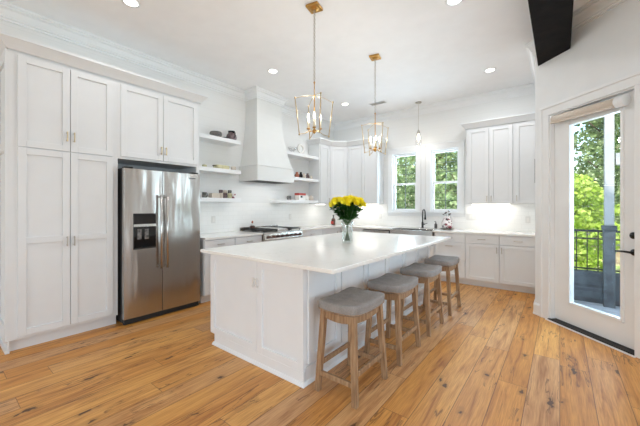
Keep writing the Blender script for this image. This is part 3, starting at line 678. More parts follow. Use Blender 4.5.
# ------------------------------------------------------------------ bar stools
st = thing('bar_stool', (-1.245, 1.995, 0), 0, 'grey saddle-seat wooden stool nearest the camera', 'bar stool', 'saddle stools along the island')
def stool():
    tx, ty, bx, by = .125, .190, .160, .222; zt = .60
    corners = {}
    for sx in (-1, 1):
        for sy in (-1, 1):
            a = Vector((sx * bx, sy * by, 0.0)); b = Vector((sx * tx, sy * ty, zt)); corners[sx, sy] = (a, b)
            m = MB(); h = .021; hb_ = .019
            v = [(a.x + p * hb_, a.y + q * hb_, 0.001) for p, q in ((-1, -1), (1, -1), (1, 1), (-1, 1))] + [(b.x + p * h, b.y + q * h, zt) for p, q in ((-1, -1), (1, -1), (1, 1), (-1, 1))]
            m.add(v, [(3, 2, 1, 0), (4, 5, 6, 7)] + [(i, (i + 1) % 4, 4 + (i + 1) % 4, 4 + i) for i in range(4)])
            m.build('leg', 'stool_wood', st, .003)
    at = lambda c, z: corners[c][0].lerp(corners[c][1], z / zt)
    def curved_apron(c0, c1):
        a, b = at(c0, .57), at(c1, .57); m = MB(); n = 10; v = []; f = []
        d = (b - a).normalized(); nn = Vector((d.y, -d.x, 0)) * .011
        for i in range(n + 1):
            t_ = i / n; p = a.lerp(b, t_); sag = .018 * math.sin(PI * t_)
            top = .600 - sag; bot = .545 - sag * 1.0
            v += [(p.x - nn.x, p.y - nn.y, bot), (p.x + nn.x, p.y + nn.y, bot), (p.x + nn.x, p.y + nn.y, top), (p.x - nn.x, p.y - nn.y, top)]
        for i in range(n):
            for k in range(4): f.append((4 * i + k, 4 * i + (k + 1) % 4, 4 * i + 4 + (k + 1) % 4, 4 * i + 4 + k))
        f += [(0, 1, 2, 3), tuple(4 * n + k for k in (3, 2, 1, 0))]
        m.add(v, f); m.build('apron', 'stool_wood', st)
    for c0, c1 in (((-1, -1), (1, -1)), ((-1, 1), (1, 1)), ((-1, -1), (-1, 1)), ((1, -1), (1, 1))): curved_apron(c0, c1)
    for c0, c1, z in (((-1, -1), (1, -1), .135), ((-1, 1), (1, 1), .135), ((-1, -1), (-1, 1), .20), ((1, -1), (1, 1), .20)):
        MB().bar(at(c0, z), at(c1, z), .022, .034).build('stretcher', 'stool_wood', st, .003)
    # upholstered saddle pad
    nx, ny = 14, 18; hx, hy = .168, .236; v = []; f = []
    def zt_(x, y): return .652 + .016 * (x / hx) ** 2 * 0 + .014 * (y / hy) ** 2 - .004 * (x / hx) ** 2
    def edge(a): return 1 - max(0, abs(a) - .82) ** 2 * 6
    rings = []
    lv = [(1.0, 0.0, 'b'), (1.03, .012, 'b'), (1.045, .03, 'b'), (1.03, .048, 'b')]
    import itertools
    def ringpts(s, z, follow):
        out = []; N = 64
        for k in range(N):
            a = 2 * PI * k / N; c, s_ = math.cos(a), math.sin(a); e = 8.0
            r = (abs(c) ** e + abs(s_) ** e) ** (-1 / e); x, y = r * c * hx * s, r * s_ * hy * s
            sag = .032 * ((x / hx) ** 2 * .35 + (y / hy) ** 2 * .65) - .012
            out.append((x, y, z + sag * follow))
        return out
    N = 64
    for s, z in ((.0001, .588), (.97, .588), (1.0, .592), (1.02, .604), (1.025, .640), (1.01, .653), (.97, .660), (.75, .664), (.45, .666), (.2, .666), (.0001, .666)): rings.append(ringpts(s, z, 1.0))
    for r in rings: v += r
    for i in range(len(rings) - 1):
        for k in range(N): f.append((i * N + k, i * N + (k + 1) % N, (i + 1) * N + (k + 1) % N, (i + 1) * N + k))
    seat = MB().add(v, f, True).build('seat', 'fabric', st)
    # nail-head trim along the lower edge
    m = MB()
    rp = ringpts(1.008, .597, 1.0); m.tube(rp + rp[:1], .0038, 6)
    m.build('nailhead_trim', 'stool_wood', seat)
stool()
for y, lab in ((2.70, 'grey saddle-seat wooden stool, second from the camera'), (3.445, 'grey saddle-seat wooden stool, third from the camera'), (4.22, 'grey saddle-seat wooden stool farthest from the camera, near the sink')):
    dup(st, (-1.235, y, 0), 0, lab)

# ------------------------------------------------------------------ pendants
def lantern(x, y, label):
    t = thing('lantern_pendant', (x, y, 0), math.radians(12), label, 'pendant light', 'brass lanterns over the island'); top, bot = 2.45, 2.09; rt, rb = .205, .160
    MB().box(-.068, .068, -.068, .068, ZC - .024, ZC).lathe([(.03, ZC - .04), (.05, ZC - .022)], 16).build('canopy', 'gold', t, .003)
    ch = MB(); z = ZC - .04; k = 0
    while z > 2.66:
        ch.torus((0, 0, z - .014), .012, .0022, 10, 5, 'x' if k % 2 else 'y', ); z -= .0215; k += 1
    ch.tube([(0, 0, 2.62), (0, 0, ZC - .03)], .0017, 5)
    ch.build('chain', 'nickel', t)
    MB().tube([(0, 0, 2.12), (0, 0, 2.64)], .0055, 8).sphere((0, 0, 2.635), .011, 8).sphere((0, 0, 2.50), .012, 8).build('stem', 'gold', t)
    for q in range(4):
        a = math.radians(45 + 90 * q); c, s = math.cos(a), math.sin(a)
        p = MB().tube([(c * rt, s * rt, top), (c * rb, s * rb, bot)], .0055, 8).sphere((c * rt, s * rt, top + .004), .0105, 8).sphere((c * rb, s * rb, bot - .004), .0105, 8)
        po = p.build('post', 'pale_gold', t)
        a2 = a + PI / 2; c2, s2 = math.cos(a2), math.sin(a2)
        MB().tube([(c * rt, s * rt, top), (c * rt * .5, s * rt * .5, top + .035), (0, 0, top + .05)], .0028, 6).build('top_arm', 'pale_gold', t)
        MB().tube([(c * rb, s * rb, bot), (c * rb * .62, s * rb * .62, bot + .012), (c * .03, s * .03, 2.145)], .0045, 6).build('bottom_arm', 'pale_gold', t)
        a3 = math.radians(26 + 90 * q); c, s = math.cos(a3), math.sin(a3)
        MB().tube([(c * .012, s * .012, 2.135), (c * .04, s * .04, 2.128), (c * .062, s * .062, 2.14), (c * .062, s * .062, 2.155)], .0045, 6).lathe([(.016, 2.150), (.020, 2.158), (.012, 2.162)], 12, (c * .062, s * .062, 0)).build('candle_arm', 'gold', t)
        cd = MB().lathe([(.0115, 2.160), (.0115, 2.245)], 12, (c * .062, s * .062, 0)).build('candle_sleeve', 'candle', t)
        MB().lathe([(.006, 2.245), (.010, 2.258), (.012, 2.272), (.009, 2.292), (.004, 2.310), (.0005, 2.320)], 12, (c * .062, s * .062, 0)).build('bulb', 'bulb', cd)
    MB().lathe([(.004, 2.105), (.016, 2.118), (.022, 2.135), (.012, 2.15), (.006, 2.16)], 14).build('hub', 'gold', t)
    lamp('POINT', 'lantern_glow', (x, y, 2.38), 14, (1.0, 0.96, 0.90), size=.05)
lantern(-2.0, 2.465, 'brass open-cage lantern nearest the camera, hanging over the island')
lantern(-2.005, 3.80, 'brass open-cage lantern over the far half of the island')
sp_ = thing('mini_pendant', (-2.21, 6.0, 0), 0, 'small clear glass pendant hanging above the sink', 'pendant light')
MB().lathe([(.045, ZC - .02), (.062, ZC - .012), (.062, ZC)], 20).build('canopy', 'nickel', sp_)
MB().tube([(0, 0, 2.86), (0, 0, ZC - .015)], .0035, 6).build('rod', 'nickel', sp_)
MB().lathe([(.006, 2.88), (.02, 2.86), (.032, 2.82), (.034, 2.80), (.0001, 2.80)], 16).build('socket_cap', 'nickel', sp_)
MB().lathe([(.030, 2.81), (.046, 2.77), (.060, 2.70), (.060, 2.62), (.046, 2.57)], 20).build('glass_shade', 'shade_glass', sp_)
MB().lathe([(.010, 2.80), (.020, 2.77), (.030, 2.72), (.026, 2.68), (.001, 2.655)], 14).build('bulb', 'bulb', sp_)
lamp('POINT', 'mini_pendant_glow', (-2.21, 6.0, 2.52), 4.0, (1.0, 0.93, 0.82), size=.04)

# recessed lights, vent
cans = [(-3.416, 1.269, 'recessed ceiling light above the pantry'), (-3.446, 3.247, 'recessed ceiling light in front of the range hood'), (-.833, 5.244, 'recessed ceiling light nearest the angled wall'), (-3.409, 5.181, 'recessed ceiling light near the corner cabinets'),
        (-.83, 3.25, 'recessed ceiling light above the stools'), (-.83, 1.27, 'recessed ceiling light over the aisle behind the stools')]
for x, y, lab in cans:
    c = thing('recessed_light', (x, y, ZC), 0, lab, 'ceiling light', 'recessed ceiling lights')
    MB().lathe([(.062, -.004), (.085, -.006), (.088, 0)], 28).build('trim_ring', 'trim', c)
    MB().lathe([(.0001, -.0075), (.062, -.0075), (.062, -.001)], 28).build('lens', 'led', c)
    lamp('AREA', 'recessed_glow', (x, y, ZC - .02), 18 if y > 4 else 7, (0.97, 0.99, 1.02), size=.13, disk=True)
v_ = thing('ceiling_vent', (-2.858, 5.537, ZC), math.radians(0), 'small white ceiling air vent beyond the far lantern', 'vent')
MB().box(-.17, .17, -.07, -.055, -.012, 0).box(-.17, .17, .055, .07, -.012, 0).box(-.17, -.155, -.055, .055, -.012, 0).box(.155, .17, -.055, .055, -.012, 0).build('frame', 'trim', v_)
s_ = MB()
for k in range(6): yy = -.045 + k * .018; s_.add([(-.155, yy, -.010), (.155, yy, -.010), (.155, yy + .012, -.002), (-.155, yy + .012, -.002)], [(0, 1, 2, 3)])
s_.box(-.155, .155, -.055, .055, -.0015, -.0005)
s_.build('louvre', 'plate', v_)

# under-cabinet lighting (lamp housing fixed below each wall cabinet, and its light)
def under_light(x, y, z, L, rz, label, p=3.0):
    o = MB().box(-L / 2, L / 2, -.015, .015, -.010, 0).build('under_cabinet_light', 'led', loc=(x, y, z), rz=rz); tag(o, label, 'light')
    lamp('AREA', 'under_cabinet_glow', (x, y, z - .013), p, (1.0, 0.97, 0.92), (0, 0, rz), L, .03)
under_light(-.975, 6.20, 1.399, .60, 0, 'thin white light strip under the wall cabinet right of the windows', 3.5)
under_light(-3.50, 6.20, 1.409, .60, 0, 'thin white light strip under the wall cabinet left of the windows', 3)
under_light(-4.30, 5.52, 1.409, .30, R90, 'thin white light strip under the corner wall cabinets', 1.0)
lamp('AREA', 'hood_glow', (-4.20, HC, 1.795), 3.5, (1, .98, .95), (0, 0, R90), .7, .3)

# ------------------------------------------------------------------ blind, picture frame, outlets
rb_ = thing('roller_blind', (DP.x, DP.y, 0), RD, 'rolled-up beige roller blind across the top of the patio door', 'blind')
m = MB(); N = 16
def hcyl(m, x0, x1, y, z, r, n=18): m.tube([(x0, y, z), (x1, y, z)], r, n); return m
def roll(x0, x1, r, name, mat):
    zz = lambda x: 2.376 - (x - .27) * .045
    return MB().tube([(x0, .0, zz(x0)), (x1, .0, zz(x1))], r, 20, mat != 'trim').build(name, mat, rb_)
roll(.272, .955, .046, 'fabric_roll', 'blind')
roll(.262, .272, .050, 'end_cap', 'trim'); roll(.955, 1.035, .050, 'end_cap', 'trim')
m = MB(); m.bar((.272, -.042, 2.332), (.955, -.042, 2.302), .012, .02); m.build('hem_bar', 'blind', rb_)
for x in (.285, 1.01): MB().box(x - .012, x + .012, 0, .052, 2.33, 2.40).build('bracket', 'trim', rb_)
tag(MB().box(-.290, -.251, 5.45, 5.78, 1.70, 2.05).build('picture_frame', 'black', bevel=.003), 'black-edged frame on the short wall end, seen edge-on', 'picture frame')
def outlet(loc, rz, label, n=1):
    t = thing('wall_outlet', loc, rz, label, 'outlet', 'backsplash outlets'); w_ = .036 * n + (.0 if n == 1 else .02)
    MB().box(-w_, w_, -.006, 0, -.058, .058).build('cover_plate', 'plate', t, .002)
    for k in range(n):
        x = (k - (n - 1) / 2) * .046
        MB().box(x - .017, x + .017, -.009, -.006, -.034, .034).build('socket', 'white_ceramic', t, .001)
outlet((-1.31, YB - .009, 1.16), 0, 'white double outlet just right of the windows', 2)
outlet((-.43, YB - .009, 1.13), 0, 'white outlet below the single-door wall cabinet')
outlet((-3.20, YB - .009, 1.14), 0, 'white outlet below the wall cabinet left of the windows')
outlet((XL + .009, 4.72, 1.14), R90, 'white outlet on the wall right of the range')
outlet((XL + .009, 2.9, 1.14), R90, 'white outlet on the wall left of the range')

# ------------------------------------------------------------------ sink things
fa = thing('kitchen_faucet', (-2.21, 6.23, .92), 0, 'black gooseneck faucet behind the sink', 'faucet')
MB().lathe([(.027, 0), (.027, .006), (.022, .012), (.021, .11), (.016, .12)], 16).build('base', 'black', fa)
arc = [(0, 0, .11), (0, 0, .28)] + [(0, -.095 + .095 * math.cos(a), .28 + .095 * math.sin(a)) for a in [PI * k / 10 for k in range(1, 10)]] + [(0, -.19, .28), (0, -.19, .25)]
R_ = Matrix.Rotation(math.radians(35), 3, 'Z'); arc = [tuple(R_ @ Vector(p)) for p in arc]
MB().tube(arc, .0125, 10).build('spout', 'black', fa)
e = arc[-1]; MB().tube([(e[0], e[1], .26), (e[0], e[1], .175)], .018, 12, rs=[.015, .020]).build('spray_head', 'black', fa)
MB().tube([(.02, 0, .075), (.045, 0, .078)], .013, 10).tube([(.045, 0, .078), (.10, -.01, .10)], .006, 8).build('lever', 'black', fa)
sd = thing('soap_bottle', (-1.935, 6.20, .92), 0, 'dark soap pump bottle right of the faucet', 'soap bottle')
MB().lathe([(.026, 0), (.028, .01), (.028, .085), (.012, .10), (.010, .11)], 16).build('bottle', 'slate', sd)
MB().tube([(0, 0, .11), (0, 0, .14)], .005, 8).tube([(0, 0, .138), (-.02, -.025, .138)], .006, 8).lathe([(.013, .105), (.013, .118)], 12).build('pump', 'black', sd)
# printed cloth bag with dark flowers standing in a shallow dish
tr = thing('oval_dish', (-1.70, 6.12, .92), 0, 'shallow grey oval dish on the worktop below the right window', 'dish')
MB().lathe([(.0001, .003), (.10, .003), (.125, .014), (.13, .018), (.118, .012), (.10, .008), (.0001, .008)], 26).build('plate', 'nickel', tr)
rng = random.Random(4)
pt = thing('patterned_pitcher', (-1.70, 6.12, .929), 0, 'white pitcher printed with dark and burgundy flowers', 'pitcher')
MB().lathe([(.06, 0), (.088, .02), (.098, .07), (.090, .13), (.066, .18), (.052, .21), (.056, .24), (.050, .24), (.045, .21), (.0001, .20)], 24).build('body', 'print', pt)
MB().tube([(.052, 0, .22), (.095, 0, .225), (.118, 0, .18), (.105, 0, .12), (.088, 0, .10)], .008, 8).build('handle', 'white_ceramic', pt)
for k in range(6):
    a = k * 2.4; r = .03 + .012 * (k % 3); z = 1.20 + .022 * (k % 4)
    fl = thing('dark_flower', (-1.70 + r * math.cos(a) * .5, 6.12 + r * math.sin(a) * .5, 1.14), 0, 'small dark dried flower standing in the printed pitcher', 'flower', 'dried flowers in the pitcher')
    px, py = r * math.cos(a), r * math.sin(a)
    MB().tube([(0, 0, .0), (px, py, z - 1.14)], .002, 5).build('stem', 'stem', fl)
    h_ = MB()
    for q in range(6):
        b = q * PI / 3; h_.sphere((px + .012 * math.cos(b), py + .012 * math.sin(b), z - 1.14), .009, 6)
    h_.sphere((px, py, z - 1.135), .01, 6); h_.build('flower_head', 'gloss_black' if k % 2 else 'smoke', fl)

# ------------------------------------------------------------------ vase of chrysanthemums
VX, VY = -2.0, 3.09
vs = thing('glass_vase', (VX, VY, .92), 0, 'clear glass cylinder vase of yellow flowers on the island', 'vase')
MB().lathe([(.0001, .001), (.064, .001), (.068, .008), (.067, .20), (.074, .262), (.070, .262), (.062, .20), (.062, .02), (.0001, .02)], 28).build('vase_wall', 'vase_glass', vs)
MB().lathe([(.0001, .021), (.0565, .021), (.0565, .16), (.0001, .16)], 24).build('water', 'water', vs)
def petal(m, c, d, L, wd):
    d = Vector(d).normalized(); s = d.cross(Vector((.3, .2, 1))).normalized() * wd; up = s.cross(d).normalized() * wd * .5; c = Vector(c)
    m.add([c, c + d * L * .5 + s + up, c + d * L + up * 1.2, c + d * L * .5 - s + up], [(0, 1, 2, 3)])
head_ = MB(); rg_ = random.Random(7)
for k in range(150):
    z = 1 - 1.25 * (k + .5) / 150; r = math.sqrt(max(0, 1 - z * z)); a = k * 2.39996
    petal(head_, (0, 0, 0), (r * math.cos(a), r * math.sin(a), z * .7), .036 + .010 * r, .0065)
head_.sphere((0, 0, .002), .022, 10)
proto = None; golden = 2.39996
N_F = 34
for k in range(N_F):
    u = (k + .5) / N_F; th = k * golden; rad = .200 * math.sqrt(u); zz = 1.440 - .075 * u ** 2 + rg_.uniform(-.012, .012)
    hx, hy_, hz = rad * math.cos(th), rad * math.sin(th), zz - .92
    bx_, by_ = .03 * math.cos(th), .03 * math.sin(th)
    fl = thing('chrysanthemum', (VX, VY, .92), 0, 'yellow chrysanthemum with green leaves in the glass vase', 'flower', 'yellow chrysanthemums in the vase')
    MB().tube([(-bx_ * 1.0, -by_ * 1.0, .03), (bx_ * .6, by_ * .6, .22), (hx * .55, hy_ * .55, .34), (hx, hy_, hz)], .0028, 5).build('stem', 'stem', fl)
    if proto is None: h_ = head_.build('flower_head', 'yellow', fl); proto = h_
    else: h_ = proto.copy(); COL.objects.link(h_); h_.parent = fl
    h_.location = (hx, hy_, hz); h_.rotation_euler = (-.9 * hy_ / .2, .9 * hx / .2, rg_.uniform(0, 6)); h_.scale = (rg_.uniform(.95, 1.2),) * 3
    lm_ = MB()
    for q in range(20):
        tt = rg_.uniform(.20, .90); c0 = Vector((bx_ * .6, by_ * .6, .24)).lerp(Vector((hx, hy_, hz)), tt)
        a = rg_.uniform(0, 2 * PI); d = Vector((math.cos(a), math.sin(a), rg_.uniform(-.5, .4))).normalized(); s = d.cross(Vector((0, 0, 1))).normalized(); L = rg_.uniform(.05, .09); wd = L * .33
        lm_.add([c0, c0 + d * L * .4 + s * wd, c0 + d * L, c0 + d * L * .4 - s * wd, c0 + d * L * .45 - Vector((0, 0, .008))], [(0, 1, 4), (1, 2, 4), (2, 3, 4), (3, 0, 4)])
    lm_.build('leaves', 'leaf_dark', fl)

# ------------------------------------------------------------------ things on counters and shelves
def pot(name, x, y, z, prof, mat, label, cat, group=None, n=20):
    o = MB().lathe(prof, n).build(name, mat, loc=(x, y, z)); return tag(o, label, cat, group)
def mug(x, y, z, mat, label, group, r=.036, h=.085, a=0.0):
    t = thing('mug', (x, y, z), a, label, 'mug', group)
    MB().lathe([(r * .85, 0), (r, .006), (r, h), (r - .004, h), (r - .005, .01), (.0001, .01)], 18).build('cup', mat, t)
    MB().tube([(r - .002, 0, h * .8), (r + .022, 0, h * .75), (r + .024, 0, h * .35), (r - .002, 0, h * .22)], .005, 6).build('handle', mat, t)
bt = thing('liquor_bottle', (-4.23, 5.93, .92), 0, 'dark red glass bottle on the worktop in the corner', 'bottle')
MB().lathe([(.045, 0), (.050, .01), (.050, .12), (.035, .15), (.0001, .15)], 18).build('body', 'dark_brown', bt)
MB().box(-.036, .036, -.0525, -.048, .03, .09).build('label_patch', 'red', bt)
MB().lathe([(.035, .15), (.018, .17), (.016, .22), (.020, .225), (.020, .24), (.0001, .24)], 14).build('neck', 'slate', bt)
or_ = thing('stacked_jar', (-4.40, 3.62, .92), 0, 'small white jar with terracotta rings behind the range', 'jar')
# sits on the back guard shelf
or_.location = (-4.355, 3.60, .9635)
MB().lathe([(.04, 0), (.05, .015), (.05, .035), (.03, .05), (.0001, .05)], 16).build('body', 'dark_brown', or_)
MB().lathe([(.03, .05), (.034, .07), (.03, .09), (.0001, .09)], 16).build('lid', 'white_ceramic', or_)
MB().lathe([(.012, .09), (.018, .11), (.012, .13), (.0001, .135)], 12).build('knob', 'clay', or_)

SC = -4.33; T0, T1, T2 = SH
pot('bowl', SC, 2.84, T0, [(.0001, .0), (.05, .0), (.09, .035), (.098, .07), (.085, .095), (.078, .09), (.085, .065), (.0001, .012)], 'slate', 'dark grey mottled bowl on the left topmost shelf', 'bowl')
pot('flat_dish', SC + .03, 2.985, T0, [(.0001, 0), (.045, 0), (.07, .018), (.07, .024), (.0001, .015)], 'gloss_black', 'flat black dish next to the mauve jug', 'dish')
jg = thing('jug', (SC - .02, 3.15, T0), 0, 'smoky mauve jug with a black rim on the left topmost shelf', 'jug')
MB().lathe([(.04, 0), (.075, .02), (.088, .06), (.08, .10), (.055, .13), (.05, .14), (.0001, .14)], 22).build('body', 'smoke', jg)
MB().lathe([(.05, .14), (.056, .15), (.058, .168), (.05, .168), (.0001, .155)], 20).build('rim', 'gloss_black', jg)
MB().tube([(.05, 0, .14), (.10, 0, .13), (.10, 0, .07), (.082, 0, .05)], .008, 8).build('handle', 'gloss_black', jg)
pot('trinket_tin', SC, 2.64, T1, [(.035, 0), (.036, .03), (.033, .045), (.0001, .047)], 'olive', 'tiny round ochre tin at the left end of the middle left shelf', 'tin')
ty = thing('serving_dish', (SC, 2.94, T1), R90, 'long pale olive serving dish on the middle left shelf', 'dish')
MB().prism([(-.12, -.05), (-.10, -.07), (.10, -.07), (.12, -.05), (.12, .05), (.10, .07), (-.10, .07), (-.12, .05)], 0, .065).build('dish', 'olive', ty, .008)
for q in (-1, 1): MB().tube([(q * .115, -.03, .045), (q * .145, -.02, .055), (q * .145, .02, .055), (q * .115, .03, .045)], .006, 8).build('handle', 'dark_brown', ty)
mug(SC, 3.175, T1, 'beige', 'glassy beige mug at the right end of the middle left shelf', 'mugs on the shelves', .042, .07)
labs = ['dark grey mug at the left end of the lowest left shelf', None, 'beige mug beside the beige box on the lowest left shelf', 'greyish mauve mug in the middle of the lowest left shelf', 'pale olive mug, second from the right on the lowest left shelf', 'patterned dark-on-white mug at the right end of the lowest left shelf']
tag(MB().box(-.05, .05, -.07, .07, 0, .075).build('small_box', 'beige', bevel=.004, loc=(SC, 2.81, T2)), 'beige box between mugs on the lowest left shelf', 'box')
for y, mt, lb, aa in ((2.64, 'slate', labs[0], .3), (2.93, 'beige', labs[2], .0), (3.01, 'smoke', labs[3], .0), (3.10, 'olive', labs[4], .0), (3.185, 'print', labs[5], .0)): mug(SC, y, T2, mt, lb, 'mugs on the shelves', a=aa)
for y, mt, lb in ((2.93, 'smoke', 'small dark cup stacked on the beige mug'), (3.01, 'beige', 'small beige cup stacked on the mauve mug'), (3.10, 'slate', 'small grey cup stacked on the pale olive mug')):
    mug(SC, y, T2 + .085, mt, lb, 'small cups stacked on mugs', .03, .05)
tag(MB().torus((0, 0, .125), .085, .026, 24, 10, 'x').box(-.03, .03, -.04, .04, 0, .025).build('ring_ornament', 'white_ceramic', loc=(SC + .02, 4.86, T0)), 'round white ceramic ring ornament on the right topmost shelf', 'ornament')
pot('glass_bowl', SC, 4.62, T0, [(.04, 0), (.045, .01), (.02, .03), (.06, .06), (.10, .12), (.096, .12), (.055, .062), (.0001, .04)], 'shade_glass', 'clear footed glass bowl on the right topmost shelf', 'bowl')
its = [(4.62, 'dark_brown', 'dark brown round pot, leftmost on the middle right shelf', .05, .09), (4.76, 'clay', 'terracotta pot on the middle right shelf', .045, .12), (4.88, 'gloss_black', 'black pot in the middle of the middle right shelf', .042, .13), (4.99, 'beige', 'pale pot on the middle right shelf beside the black one', .042, .11), (5.10, 'smoke', 'mauve pot, rightmost but one on the middle right shelf', .046, .12), (5.22, 'beige', 'small beige pot at the right end of the middle right shelf', .042, .08)]
for y, mt, lb, r, h in its: pot('small_pot', SC, y, T1, [(r * .7, 0), (r, h * .3), (r * .95, h * .6), (r * .5, h * .8), (r * .6, h), (r * .45, h), (.0001, h * .7)], mt, lb, 'pot', 'small pots on the middle right shelf')
bx = thing('gift_box', (SC + .03, 4.83, T2), R90, 'white box with a red lid on the lowest right shelf', 'box')
MB().box(-.10, .10, -.06, .06, 0, .10).build('carton', 'white_ceramic', bx, .003)
MB().box(-.105, .105, -.065, .065, .10, .145).build('lid', 'red', bx, .003)
MB().box(-.06, .0, -.064, -.06, .05, .09).build('printed_patch', 'gloss_black', bx)
pot('canister', SC + .02, 4.50, T2, [(.04, 0), (.045, .01), (.045, .07), (.03, .085), (.0001, .085)], 'slate', 'small grey canister left of the red-lidded box', 'canister')
pot('canister', SC, 5.06, T2, [(.05, 0), (.055, .01), (.055, .10), (.02, .11), (.02, .125), (.0001, .127)], 'white_ceramic', 'white lidded canister right of the red-lidded box', 'canister')
pot('canister', SC, 5.22, T2, [(.05, 0), (.055, .01), (.055, .085), (.02, .095), (.02, .11), (.0001, .112)], 'beige', 'beige lidded canister, rightmost on the lowest right shelf', 'canister')

# ------------------------------------------------------------------ outdoors
struct(MB().box(-30, 30, -30, 45, -.55, -.45).build('ground', 'lawn'), 'leafy lawn outside')
struct(MB().prism([(-.1, 4.95), (.0, 4.85), (1.35, 3.75), (4.2, 3.75), (4.2, 6.0), (-.1, 6.0)], -.45, -.03).build('patio', 'patio'), 'pale stone patio outside the glazed door')
pw = thing('patio_wall', (1.5, 5.98, -.03), 0, 'low dark slate wall at the edge of the patio', 'low wall')
MB().box(-1.58, 2.5, -.08, .08, 0, .40).build('wall', 'slate_stone', pw, .004)
MB().box(-1.60, 2.52, -.095, .095, .40, .435).build('coping', 'slate_stone', pw, .004)
pcx = thing('porch_column', (.535, 5.80, -.03), 0, 'grey painted porch column outside the glazed door', 'column')
MB().box(-.05, .05, -.05, .05, 1.12, 3.2).build('shaft', 'porch_paint', pcx, .004)
MB().box(-.06, .06, -.06, .06, 0, .95).build('pedestal', 'slate_stone', pcx, .004)
MB().box(-.075, .075, -.075, .075, 1.06, 1.12).box(-.062, .062, -.062, .062, .95, 1.06).build('collar', 'slate_stone', pcx, .003)
struct(MB().box(.60, 3.5, 5.75, 5.85, 1.92, 2.08).build('trim_7', 'porch_paint'), 'grey porch cross rail beside the column')
rl = thing('patio_railing', (1.5, 5.98, .405), 0, 'black metal railing on the low slate wall', 'railing')
MB().box(-1.58, 2.5, -.018, .018, .58, .61).build('top_rail', 'black', rl)
MB().box(-1.58, 2.5, -.012, .012, .47, .49).build('middle_rail', 'black', rl)
MB().box(-1.58, 2.5, -.012, .012, .03, .05).build('bottom_rail', 'black', rl)
for k in range(34): MB().box(-1.55 + k * .12, -1.538 + k * .12, -.006, .006, 0, .60).build('baluster', 'black', rl)
tag(MB().lathe([(.16, 0), (.22, .05), (.26, .30), (.27, .42), (.24, .42), (.0001, .36)], 24).build('planter', 'slate_stone', loc=(2.0, 5.2, -.03)), 'round stone planter on the patio', 'planter')

def leaf_cloud(m, lumps, n, size, rg):
    for _ in range(n):
        cx_, cy_, cz_, rx, ry, rz_ = lumps[rg.randrange(len(lumps))]
        z = rg.uniform(-1, 1); a = rg.uniform(0, 2 * PI); r = math.sqrt(1 - z * z); q = rg.uniform(.55, 1.0)
        c = Vector((cx_ + rx * r * math.cos(a) * q, cy_ + ry * r * math.sin(a) * q, cz_ + rz_ * z * q))
        d = Vector((rg.gauss(0, 1), rg.gauss(0, 1), rg.gauss(0, .7))).normalized(); s = d.cross(Vector((rg.gauss(0, 1), rg.gauss(0, 1), rg.gauss(0, 1)))).normalized()
        L = size * rg.uniform(.6, 1.3); s = s * L * .4
        m.add([c - d * L * .5, c + s, c + d * L * .5, c - s], [(0, 1, 2, 3)])
def plant(name, h, rad, n, size, mat, seed, trunk_r, crown_lo, lumpn=12):
    rg = random.Random(seed); t = bpy.data.objects.new(name, None); COL.objects.link(t)
    lumps = []
    for k in range(lumpn):
        z = crown_lo + (h - crown_lo) * (k + .5) / lumpn; pr = rad * (1 - .55 * abs(2 * (k + .5) / lumpn - .9)); a = k * 2.4
        lumps.append((pr * .5 * math.cos(a), pr * .5 * math.sin(a), z, pr * .62, pr * .62, (h - crown_lo) / lumpn * 1.6))
    m = MB(); leaf_cloud(m, lumps, n, size, rg)
    me = bpy.data.meshes.new('foliage'); me.from_pydata(m.v, [], m.f); me.materials.append(M[mat]); fo = bpy.data.objects.new('foliage', me); COL.objects.link(fo); fo.parent = t
    tk = MB().tube([(0, 0, -.1), (rg.uniform(-.1, .1), rg.uniform(-.1, .1), h * .5), (rg.uniform(-.15, .15), 0, h * .92)], trunk_r, 8, rs=[trunk_r, trunk_r * .8, trunk_r * .3])
    for k in range(9):
        z = crown_lo + (h - crown_lo) * (k + 1) / 10; a = k * 2.1; tk.tube([(0, 0, z - rad * .15), (rad * .6 * math.cos(a), rad * .6 * math.sin(a), z + rad * .12)], trunk_r * .25, 5)
    tk.build('trunk', 'bark', t); return t
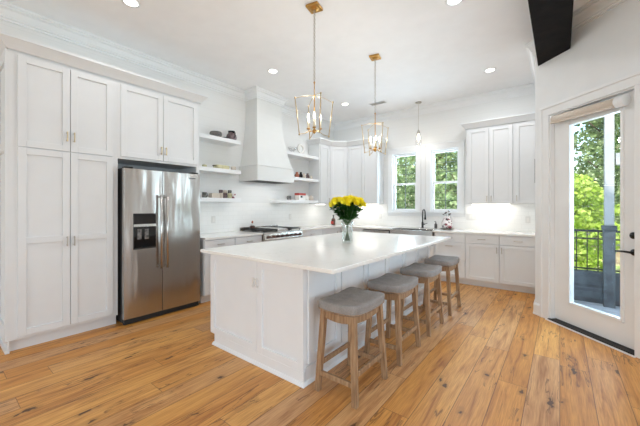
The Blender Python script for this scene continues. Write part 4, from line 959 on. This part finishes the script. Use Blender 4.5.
s1 = plant('shrub', 2.9, 1.35, 5200, .13, 'leaf_bright', 1, .05, .1)
s2 = plant('leafy_tree', 6.5, 2.1, 7500, .17, 'leaf_mid', 2, .10, .8, 16)
s3 = plant('pine_tree', 12, 1.9, 3200, .22, 'needle', 3, .17, 5.5, 14)
tag(s1, '', 'shrub'); tag(s2, '', 'tree'); tag(s3, '', 'tree')
def put(root, first, spots, label, group):
    for k, (x, y, s, a) in enumerate(spots):
        o = root if k == 0 else dup(root, (x, y, -.45), a, label)
        o.location = (x, y, -.45); o.rotation_euler.z = a; o.scale = (s, s, s); o['label'] = label; o['group'] = group
put(s1, 1, [(.3, 10.2, .85, 0), (3.0, 10.6, .95, 1), (5.6, 10.2, .9, 2)], 'bright yellow-green shrub beyond the patio railing', 'shrubs beyond the patio railing')
s1b = plant('shrub', 2.9, 1.35, 5200, .13, 'leaf_mid', 6, .05, .1); tag(s1b, '', 'shrub')
put(s1b, 1, [(-2.6, 10.6, 1.0, .5), (-5.5, 10.9, 1.1, 1.5), (-8.6, 10.6, 1.05, 2.5), (-11.5, 11.2, 1.0, 4)], 'pale green shrub filling the view from the sink windows', 'shrubs beyond the sink windows')
put(s2, 1, [(-4.2, 14.0, 1.05, 0), (-8.6, 14.5, 1.05, 1), (-13.0, 15.0, 1.1, 2), (-6.6, 19.0, 1.2, 3), (-11.4, 20.0, 1.2, 4)], 'pale green leafy tree behind the shrubs outside the sink windows', 'leafy trees beyond the kitchen')
s2b = dup(s2, (3, 17, -.45), 2, '')
put(s2b, 1, [(1.6, 18.0, .95, 2), (6.0, 18.6, .95, 3), (-1.6, 22.0, 1.1, 5), (3.6, 23.4, 1.2, 1)], 'mid green leafy tree seen through the patio door', 'leafy trees beyond the patio')
put(s3, 1, [(-.2, 14.0, .9, 0), (3.9, 14.4, .9, 1), (1.8, 12.5, .4, 2), (7.8, 15.0, .9, 3), (-1.6, 18.0, .9, 4)], 'tall bare-trunked pine standing behind the patio shrubs', 'pines beyond the patio')
